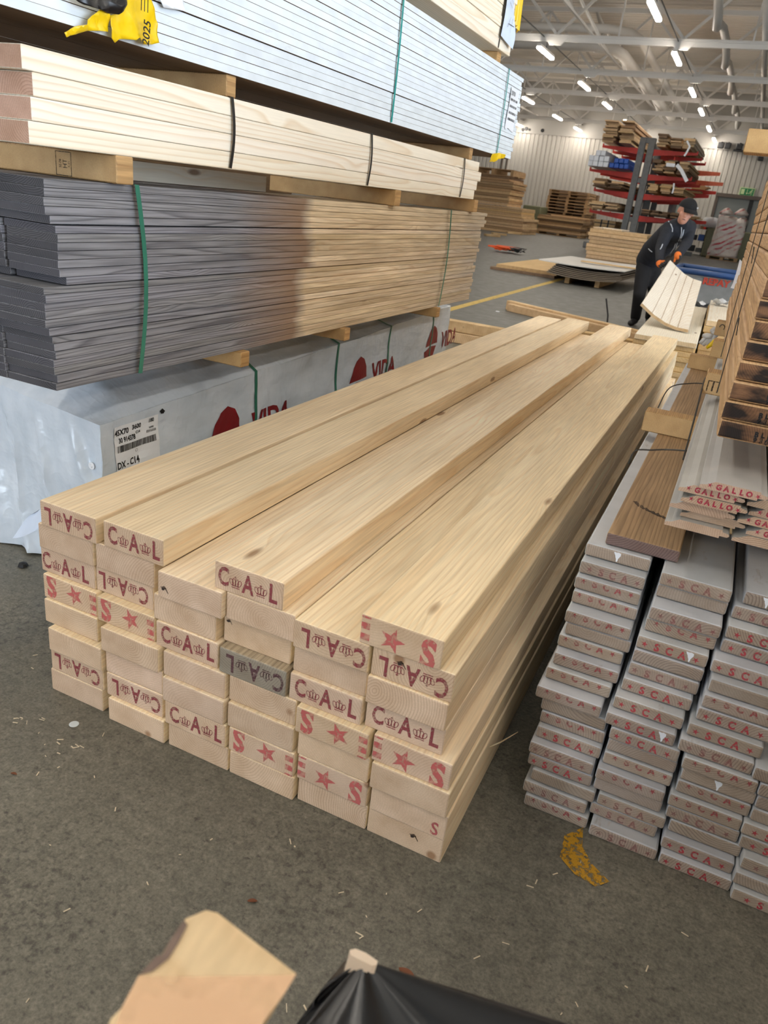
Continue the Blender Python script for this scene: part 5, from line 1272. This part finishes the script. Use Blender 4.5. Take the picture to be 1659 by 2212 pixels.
# ================================================================== the worker
from mathutils.bvhtree import BVHTree
def blob(name, chains, voxel, mat, parent, loc, smooth=3, extra=None):
    """tapered limbs and balls fused into one continuous skin"""
    bm = bmesh.new()
    def ball(c, r, sc=(1, 1, 1), rot=None):
        r_ = bmesh.ops.create_icosphere(bm, subdivisions=3, radius=1)
        for v in r_['verts']:
            q = Vector((v.co.x*r*sc[0], v.co.y*r*sc[1], v.co.z*r*sc[2]))
            if rot is not None: q = rot @ q
            v.co = Vector(c)+q
    for ch in chains:
        for (a, ra), (b, rb) in zip(ch[:-1], ch[1:]):
            a, b = Vector(a), Vector(b); n = max(2, int((b-a).length/(min(ra, rb)*.35)))
            for i in range(n+1):
                t = i/n; ball(a*(1-t)+b*t, ra*(1-t)+rb*t)
    for e in (extra or []): ball(*e)
    m = bpy.data.meshes.new(name); bm.to_mesh(m); bm.free()
    o = bpy.data.objects.new(name, m); COL.objects.link(o)
    r = o.modifiers.new('r', 'REMESH'); r.mode = 'VOXEL'; r.voxel_size = voxel
    s = o.modifiers.new('s', 'SMOOTH'); s.factor = .6; s.iterations = smooth
    dg = bpy.context.evaluated_depsgraph_get(); dg.update()
    m2 = bpy.data.meshes.new_from_object(o.evaluated_get(dg)); bpy.data.objects.remove(o); bpy.data.meshes.remove(m)
    m2.name = name; L = Vector(loc)
    for v in m2.vertices: v.co -= L
    m2.polygons.foreach_set('use_smooth', [True]*len(m2.polygons)); m2.materials.clear(); m2.materials.append(mat)
    o = bpy.data.objects.new(name, m2); COL.objects.link(o)
    if parent is not None: o.parent = parent; o.location = L-wloc(parent)
    else: o.location = L
    return o
SKIN = plain('skin', (206, 150, 128), .5, var=.08, scale=20.)
NAVY = plain('dark_navy_cloth', (26, 30, 40), .8, var=.3, scale=14.); BLACKC = plain('black_cloth', (14, 14, 18), .85, var=.3, scale=14.)
J = dict(
    hipR=aty(1392, 577, 11.35), hipL=aty(1410, 574, 11.5), pel=aty(1400, 566, 11.42), waist=aty(1413, 542, 11.25), chest=aty(1446, 510, 10.95), neck=aty(1470, 488, 10.72),
    shR=aty(1444, 493, 10.72), shL=aty(1489, 491, 10.9), elR=aty(1427, 535, 10.55), wrR=aty(1425, 569, 10.25), elL=aty(1484, 524, 10.7), wrL=aty(1464, 552, 10.28),
    knR=aty(1381, 636, 11.2), anR=aty(1371, 692, 11.42), knL=aty(1414, 632, 11.35), anL=aty(1404, 684, 11.75), head=aty(1482, 457, 10.58))
for k in ('anR', 'anL'): J[k].z = .09
root = Vector((J['anR'].x, J['anR'].y, 0))
head = J['head']; toc = (CAM-head).normalized()
right_ = Vector((toc.y, -toc.x, 0)).normalized()*-1
fwd = (toc+right_*.12+Vector((0, 0, -.10))).normalized()               # where the face points
side = Vector((-fwd.y, fwd.x, 0)).normalized()                          # towards picture right
up = (side.cross(fwd)*-1).normalized()
if up.z < 0: up = -up
tilt = .20
up = (up+side*(.17)).normalized(); side = (side-up*side.dot(up)).normalized(); fwd = (fwd-up*fwd.dot(up)).normalized()
if side.dot(aty(1500, 457, 10.58)-head) < 0: side = -side
HR = Matrix((side, fwd, up)).transposed()
def hp(a, b, c): return head+side*a+fwd*b+up*c
hd = [(hp(0, .0, .03), .105, (.86, 1.0, 1.08), HR), (hp(0, .035, -.065), .075, (.86, .9, 1.0), HR), (hp(0, .055, -.105), .045, (.95, .8, .8), HR),
      (hp(0, .108, -.025), .017, (.8, 1., 1.), HR), (hp(0, .118, -.043), .018, (1., .9, .75), HR), (hp(0, .10, .005), .016, (.7, .8, 1.5), HR),
      (hp(.035, .088, .028), .020, (1.5, .6, .5), HR), (hp(-.035, .088, .028), .020, (1.5, .6, .5), HR),
      (hp(.048, .07, -.035), .028, (.9, .8, 1.), HR), (hp(-.048, .07, -.035), .028, (.9, .8, 1.), HR),
      (hp(0, .098, -.078), .013, (1.6, .7, .5), HR), (hp(0, .096, -.092), .013, (1.5, .7, .6), HR),
      (hp(.094, -.005, -.01), .026, (.35, .7, 1.25), HR), (hp(-.094, -.005, -.01), .026, (.35, .7, 1.25), HR)]
per = blob('person', [[(hp(0, -.01, -.06), .060), (J['neck'], .062), (J['chest'], .12), (J['waist'], .125), (J['pel'], .13)],
                      [(J['shR'], .055), (J['elR'], .042), (J['wrR'], .032)], [(J['shL'], .055), (J['elL'], .042), (J['wrL'], .032)],
                      [(J['hipR'], .085), (J['knR'], .06), (J['anR'], .045)], [(J['hipL'], .085), (J['knL'], .06), (J['anL'], .045)]], .0085, SKIN, None, root, 2, hd)
tag(per, 'person in black cap, dark jacket and orange gloves, bending and lifting a wood panel', 'person')
# jacket, trousers
jk = blob('jacket', [[(J['pel']+Vector((0, 0, .03)), .165), (J['waist'], .168), (J['chest'], .175), (J['neck']*.75+J['chest']*.25, .13)],
                     [(J['neck']*.55+J['shR']*.45, .10), (J['shR'], .088), (J['elR'], .068), (J['wrR']*.9+J['elR']*.1, .050)],
                     [(J['neck']*.55+J['shL']*.45, .10), (J['shL'], .088), (J['elL'], .068), (J['wrL']*.9+J['elL']*.1, .050)],
                     [(J['neck'], .082), (J['neck']*.72+head*.28, .080)]], .014, NAVY, per, root, 3)
blob('trousers', [[(J['pel'], .150), (J['hipR'], .115), (J['knR'], .085), (J['anR']+Vector((0, 0, .02)), .070)], [(J['pel'], .150), (J['hipL'], .115), (J['knL'], .085), (J['anL']+Vector((0, 0, .02)), .070)]], .014, BLACKC, per, root, 3)
for k, d in (('anR', Vector((-.15, -.95, 0)).normalized()), ('anL', Vector((.3, -.9, 0)).normalized())):
    a = J[k]; blob('shoe', [[(a+Vector((0, 0, -.03)), .052), (a+d*.08+Vector((0, 0, -.045)), .046), (a+d*.18+Vector((0, 0, -.052)), .040)]], .010, M['dark'], per, root, 2)
# cap with a peak turned towards picture right
cf = (fwd*.80+side*.42).normalized(); cs = (side-cf*side.dot(cf)).normalized()
CR = Matrix((cs, cf, up)).transposed()
bm = bmesh.new(); bmesh.ops.create_uvsphere(bm, u_segments=28, v_segments=18, radius=1)
bmesh.ops.bisect_plane(bm, geom=list(bm.verts)+list(bm.edges)+list(bm.faces), plane_co=(0, 0, .02), plane_no=(0, 0, -1), clear_outer=True)
for v in bm.verts: v.co = Vector((v.co.x*.108, v.co.y*.122, v.co.z*.118))
n = 14; lo = []; 
for i in range(n+1):
    t = -1.05+2.1*i/n; lo.append((math.sin(t)*.108, math.cos(t)*.120))
rows = []
for r in range(5):
    f = r/4; rows.append([bm.verts.new((x*(1+.0*f), y+f*.085*math.cos((-1.05+2.1*i/n)*1.15), .004-.030*f*f-.012*(x/.1)**2*f)) for i, (x, y) in enumerate(lo)])
pf = [bm.faces.new((rows[r][i], rows[r][i+1], rows[r+1][i+1], rows[r+1][i])) for r in range(4) for i in range(n)]
ex = bmesh.ops.extrude_face_region(bm, geom=pf)
for v in [e for e in ex['geom'] if isinstance(e, bmesh.types.BMVert)]: v.co.z -= .006
bmesh.ops.recalc_face_normals(bm, faces=list(bm.faces))
cc = hp(0, -.005, .040)
for v in bm.verts: v.co = cc+CR @ v.co-root
m = bpy.data.meshes.new('cap'); bm.to_mesh(m); bm.free(); m.polygons.foreach_set('use_smooth', [True]*len(m.polygons))
cap = link('cap', m, BLACKC, per, root)
lg = cc+CR @ Vector((.066, .098, .036))
MB().lathe([(.001, -.002), (.011, -.002), (.011, .004), (.001, .006)], (0, 0, 0), 12)
m = MB().lathe([(.001, -.002), (.011, -.002), (.011, .005), (.001, .006)], (0, 0, 0), 12).mesh('badge'); o = child_mesh('badge', m, M['label_paper'], cap, lg-root, (PI/2, 0, -.4))
# face details, piping: laid on the real surfaces
def bvh(o):
    dg = bpy.context.evaluated_depsgraph_get(); vs = [Vector(v.co)+root for v in o.data.vertices]
    return BVHTree.FromPolygons(vs, [tuple(p.vertices) for p in o.data.polygons])
TB_, TJ = bvh(per), bvh(jk)
def on(tree, u, v, off=.003):
    d = ray(u, v).normalized(); h = tree.ray_cast(CAM, d)
    return (h[0]+h[1]*off) if h[0] is not None else None
def dots(name, tree, pts, r, mat, parent):
    P = [on(tree, *p) for p in pts]; P = [p for p in P if p is not None]
    if len(P) >= 2: MB().tube(P, r, 6).build(name, mat, parent)
DK = plain('dark_iris', (52, 34, 32), .4); LIP = plain('lips', (150, 84, 80), .5)  # dark brown iris colour, lip colour
def eye(a):
    c = hp(a, .094, .006); blob('eye', [], .004, plain('eye_white', (212, 204, 200), .3), per, root, 1, [(c, .011, (1.2, .55, .75), HR)])
    blob('iris', [], .0025, DK, per, root, 1, [(c+fwd*.0045, .006, (1, .6, 1), HR)])
eye(.034); eye(-.034)
for s in (1, -1): MB().tube([hp(s*.016, .104, .026), hp(s*.034, .103, .031), hp(s*.052, .090, .027)], [.003, .0042, .002], 6).build('eyebrow', plain('grey_brow', (120, 98, 88), .8), per)
MB().tube([hp(-.024, .102, -.084), hp(-.008, .108, -.081), (hp(.008, .108, -.082)), hp(.022, .102, -.086)], [.002, .004, .004, .002], 8).build('mouth', plain('mouth_dark', (92, 46, 46), .5), per)
for s in (1, -1): blob('hair', [], .006, plain('short_grey_hair', (150, 136, 126), .9), per, root, 1, [(hp(s*.088, -.035, .01), .032, (.35, 1.0, .9), HR)])
PIP = plain('silver_piping', (196, 202, 212), .4)
dots('piping', TJ, [(1436, 476), (1444, 478), (1450, 486), (1453, 494), (1452, 501)], .0058, PIP, jk)
dots('piping', TJ, [(1472, 491), (1472, 503), (1469, 514), (1466, 520)], .0058, PIP, jk)
dots('piping', TJ, [(1477, 496), (1475, 505), (1472, 514), (1470, 520)], .0058, PIP, jk)
dots('piping', TJ, [(1459, 526), (1456, 535), (1448, 546), (1440, 554)], .0058, PIP, jk)
dots('piping', TJ, [(1463, 524), (1460, 534), (1456, 542)], .0058, PIP, jk)
dots('piping', TJ, [(1431, 528), (1429, 534), (1426, 539)], .0058, PIP, jk)
dots('piping', TJ, [(1401, 537), (1405, 541), (1409, 544)], .0058, PIP, jk)
# gloved hands closing on the panel edge
ORG = plain('orange_glove', (232, 120, 40), .7); GBK = plain('black_glove', (26, 24, 26), .7)
def glove(wr, tgt, thumb_side, grip):
    d = (tgt-wr).normalized(); sdir = d.cross(grip).normalized()
    palm = wr+d*.075
    g = blob('glove', [[(wr-d*.01, .042), (wr+d*.03, .040)], [(wr+d*.035+sdir*.022, .026), (palm+sdir*.030, .024)], [(wr+d*.035-sdir*.022, .026), (palm-sdir*.030, .024)]], .007, ORG, per, root, 2)
    for i, (o_, L) in enumerate(((-.034, .030), (-.012, .036), (.011, .034), (.033, .026))):
        a = palm+sdir*o_; b = a+d*L+grip*.008; c = b+d*.010+grip*.028; e = c-d*.018+grip*.018
        blob('finger', [[(a, .013), (b, .0125), (c, .012), (e, .0105)]], .005, GBK, g, root, 1)
    a = wr+d*.035+sdir*thumb_side*.032; b = a+d*.035+sdir*thumb_side*.022+grip*.012; c = b+d*.028-sdir*thumb_side*.004+grip*.022
    blob('thumb', [[(a, .016), (b, .014), (c, .012)]], .005, GBK, g, root, 1)
eR = panel_pt(.03, .88); eL = panel_pt(.22, 1.0)
glove(J['wrR'], eR, 1, Vector((.55, -.6, -.3)).normalized()); glove(J['wrL'], eL+Vector((.0, .02, .0)), -1, Vector((-.1, -.8, -.45)).normalized())
# ================================================================== near foreground, out of focus
ZF = .875
ol = [(445, 1966), (470, 1972), (640, 2104), (612, 2150), (545, 2240), (330, 2300), (215, 2290), (240, 2200), (262, 2178), (300, 2108), (336, 2068), (350, 2062), (368, 2030), (400, 1985)]
c0 = atz(450, 2120, ZF); nn = Vector((.10, -.25, 1)).normalized()
def onpl(u, v):
    d = ray(u, v); return CAM+d*((c0-CAM).dot(nn)/d.dot(nn))
top = [onpl(u, v) for u, v in ol]; ax = Vector((-.30, -.10, -1)).normalized(); Lp = (ZF)/1.0
def post_mat():
    return wood('post_end_wood', (222, 196, 158), (196, 160, 118), .012, .35, end=((224, 198, 158), (204, 172, 130), .012, .4), var=.01, fiber=.08, patch=.12, knots=0)
n = len(top); mb = MB()
bot = [p+ax*(p.z/-ax.z) for p in top]; bot = [Vector((p.x, p.y, .002)) for p in bot]
mb.add([tuple(p) for p in top+bot], [tuple(range(n)), tuple(range(2*n-1, n-1, -1))]+[(i, (i+1) % n, (i+1) % n+n, i+n) for i in range(n)])
po = mb.build('leaning_post', post_mat(), loc=(c0.x, c0.y, 0)); tag(po, 'blurred pale timber post end with a bark-edged corner, nearest the camera', 'post')
ce = [onpl(u, v)+nn*.0008 for u, v in ((300, 2108), (420, 2110), (640, 2106), (612, 2150), (545, 2240), (330, 2296), (222, 2288), (262, 2180))]
MB().add([tuple(p) for p in ce], [tuple(range(8))]).build('heartwood', ink('pink_heartwood', (240, 196, 156), .62, 14.), po)
ce = [onpl(u, v)+nn*.0010 for u, v in ((300, 2108), (336, 2068), (352, 2062), (370, 2028), (398, 1988), (405, 2000), (385, 2040), (365, 2072), (330, 2100))]
MB().add([tuple(p) for p in ce], [tuple(range(9))]).build('wane', plain('grey_brown_bark', (120, 100, 88), .8, var=.3, scale=30.), po)
# black film over a board corner
D0 = .86
def atd(u, v, t): d = ray(u, v).normalized(); return CAM+d*t
ap = atd(782, 2064, D0)
tip = [atd(u, v, D0-.002) for u, v in ((756, 2052), (768, 2049), (790, 2058), (816, 2076), (814, 2084), (804, 2086), (770, 2070), (757, 2062))]
dn = Vector((-.05, -.25, -1)).normalized()
wb = empty('wrapped_boards', (ap.x, ap.y, 0), 'black plastic film stretched over a board corner, at the bottom picture edge', 'pack')
n = len(tip); bt = [p+dn*(p.z/-dn.z) for p in tip]
MB().add([tuple(p) for p in tip]+[(p.x, p.y, .003) for p in bt], [tuple(range(n)), tuple(range(2*n-1, n-1, -1))]+[(i, (i+1) % n, (i+1) % n+n, i+n) for i in range(n)]).build('board_corner', plain('pale_board_tip', (226, 206, 182), .6), wb)
rim = [(757, 2066), (745, 2075), (700, 2130), (640, 2212), (600, 2290), (700, 2420), (900, 2440), (1150, 2400), (1330, 2260), (1240, 2216), (1130, 2190), (1010, 2172), (960, 2164), (900, 2152), (860, 2116), (820, 2086)]
nr = len(rim); rings = 16; mb = MB(); vs = []
for r in range(rings+1):
    f = r/rings
    for i, (u, v) in enumerate(rim*4 if False else [(lambda a, b, k: (a[0]*(1-k)+b[0]*k, a[1]*(1-k)+b[1]*k))(rim[i//4 % nr], rim[(i//4+1) % nr], (i % 4)/4) for i in range(nr*4)]):
        uu, vv = 788+(u-788)*f, 2074+(v-2074)*f
        ph = math.atan2(v-2074, u-788)
        dd = D0+.004+.05*f+.012*f*math.sin(ph*9)+.006*f*math.sin(ph*23+f*3)-.05*max(0, math.sin(ph))*f
        q = atd(uu, vv, dd); vs.append(tuple(q))
W_ = nr*4
fs = [(r*W_+i, r*W_+(i+1) % W_, (r+1)*W_+(i+1) % W_, (r+1)*W_+i) for r in range(rings) for i in range(W_)]
lastv = [(x*1.0, y*1.0, .004) for x, y, z in vs[-W_:]]
vs += lastv; fs += [((rings)*W_+i, rings*W_+(i+1) % W_, (rings+1)*W_+(i+1) % W_, (rings+1)*W_+i) for i in range(W_)]
mb.add(vs, fs).build('film', M['black_plastic'], wb, smooth=True)
# ================================================================== small litter on the floor
def leaf(u, v, s, rot, mat, lab):
    p = atz(u, v, .002); mb = MB(); vs = []; n = 8
    for i in range(n+1):
        t = i/n; w_ = math.sin(PI*t)**.8*.42
        for k in (-1, 0, 1):
            x, y = (t-.5)*s, k*w_*s*.5; c, si = math.cos(rot), math.sin(rot)
            vs.append((p.x+x*c-y*si, p.y+x*si+y*c, .003+abs(k)*.10*s*math.sin(PI*t)))
    mb.add(vs, [(i*3+k, (i+1)*3+k, (i+1)*3+k+1, i*3+k+1) for i in range(n) for k in (0, 1)])
    return tag(mb.build('dry_leaf', mat, smooth=True), lab, 'leaf')
LF = plain('dry_brown_leaf', (112, 66, 40), .8)
leaf(545, 1947, .022, .5, LF, 'small curled brown leaf on the floor below the beam stack'); leaf(880, 2108, .045, -.3, LF, 'larger dry brown leaf on the floor right of the black film')
leaf(30, 1672, .018, .2, LF, 'tiny reddish leaf bit on the floor at the left picture edge')
p = atz(160, 1565, 0); tag(MB().lathe([(.001, .0005), (.0115, .0005), (.0125, .0015), (.010, .0022), (.001, .0018)], p, 20).build('plastic_disc', plain('white_disc', (206, 214, 216), .4)), 'small round white plastic disc on the floor left of the stack', 'litter')
p = atz(50, 1222, .004); tag(MB().lathe([(.006, -.003), (.018, 0), (.014, .010), (.004, .014)], p, 9).build('dark_crumb', M['dark']), 'black crumb of rubber on the floor under the wrapped pack', 'litter')
p = atz(1512, 2105, .002)
for i, (u, v) in enumerate(((1062, 1310), (1083, 1600))):
    if i == 1:
        q = aty(1078, 1606, 1.9); q = atz(1080, 1604, .12); tag(MB().tube([(q.x-.03, q.y-.02, q.z-.02), (q.x, q.y, q.z), (q.x+.035, q.y+.02, q.z+.035)], [.001, .002, .0008], 5).build('wood_splinter', M['whitewood']), 'pale wood splinter sticking out of the right side of the stack', 'splinter')
def scatter(name, pts, lens, wid, mat, lab, cat, seed):
    random.seed(seed); mb = MB()
    for u, v in pts:
        p = atz(u, v, .0015); a = random.uniform(0, PI); L = random.uniform(*lens); d = Vector((math.cos(a), math.sin(a), 0))*L/2
        mb.bar(p-d, p+d, random.uniform(*wid), .0012)
    return tag(mb.build(name, mat, loc=(0, 0, 0)), lab, cat, None, 'stuff')
random.seed(77)
pts = [(random.gauss(75, 60), random.gauss(1560, 60)) for _ in range(34)]+[(random.uniform(20, 1600), random.uniform(1500, 2190)) for _ in range(60)]
def free(u, v):
    p = atz(u, v, 0); return not (-1.5 < p.x < -.25 and p.y > 1.18) and not (p.x > -.2 and p.y > 1.46)
scatter('wood_chips', [q for q in pts if q[0] > 0 and free(*q)], (.004, .016), (.0012, .003), plain('pale_wood_chips', (210, 196, 168), .7), 'pale wood chips and splinters scattered over the dark floor', 'wood chips', 5)
p0 = atz(40, 1550, 0)
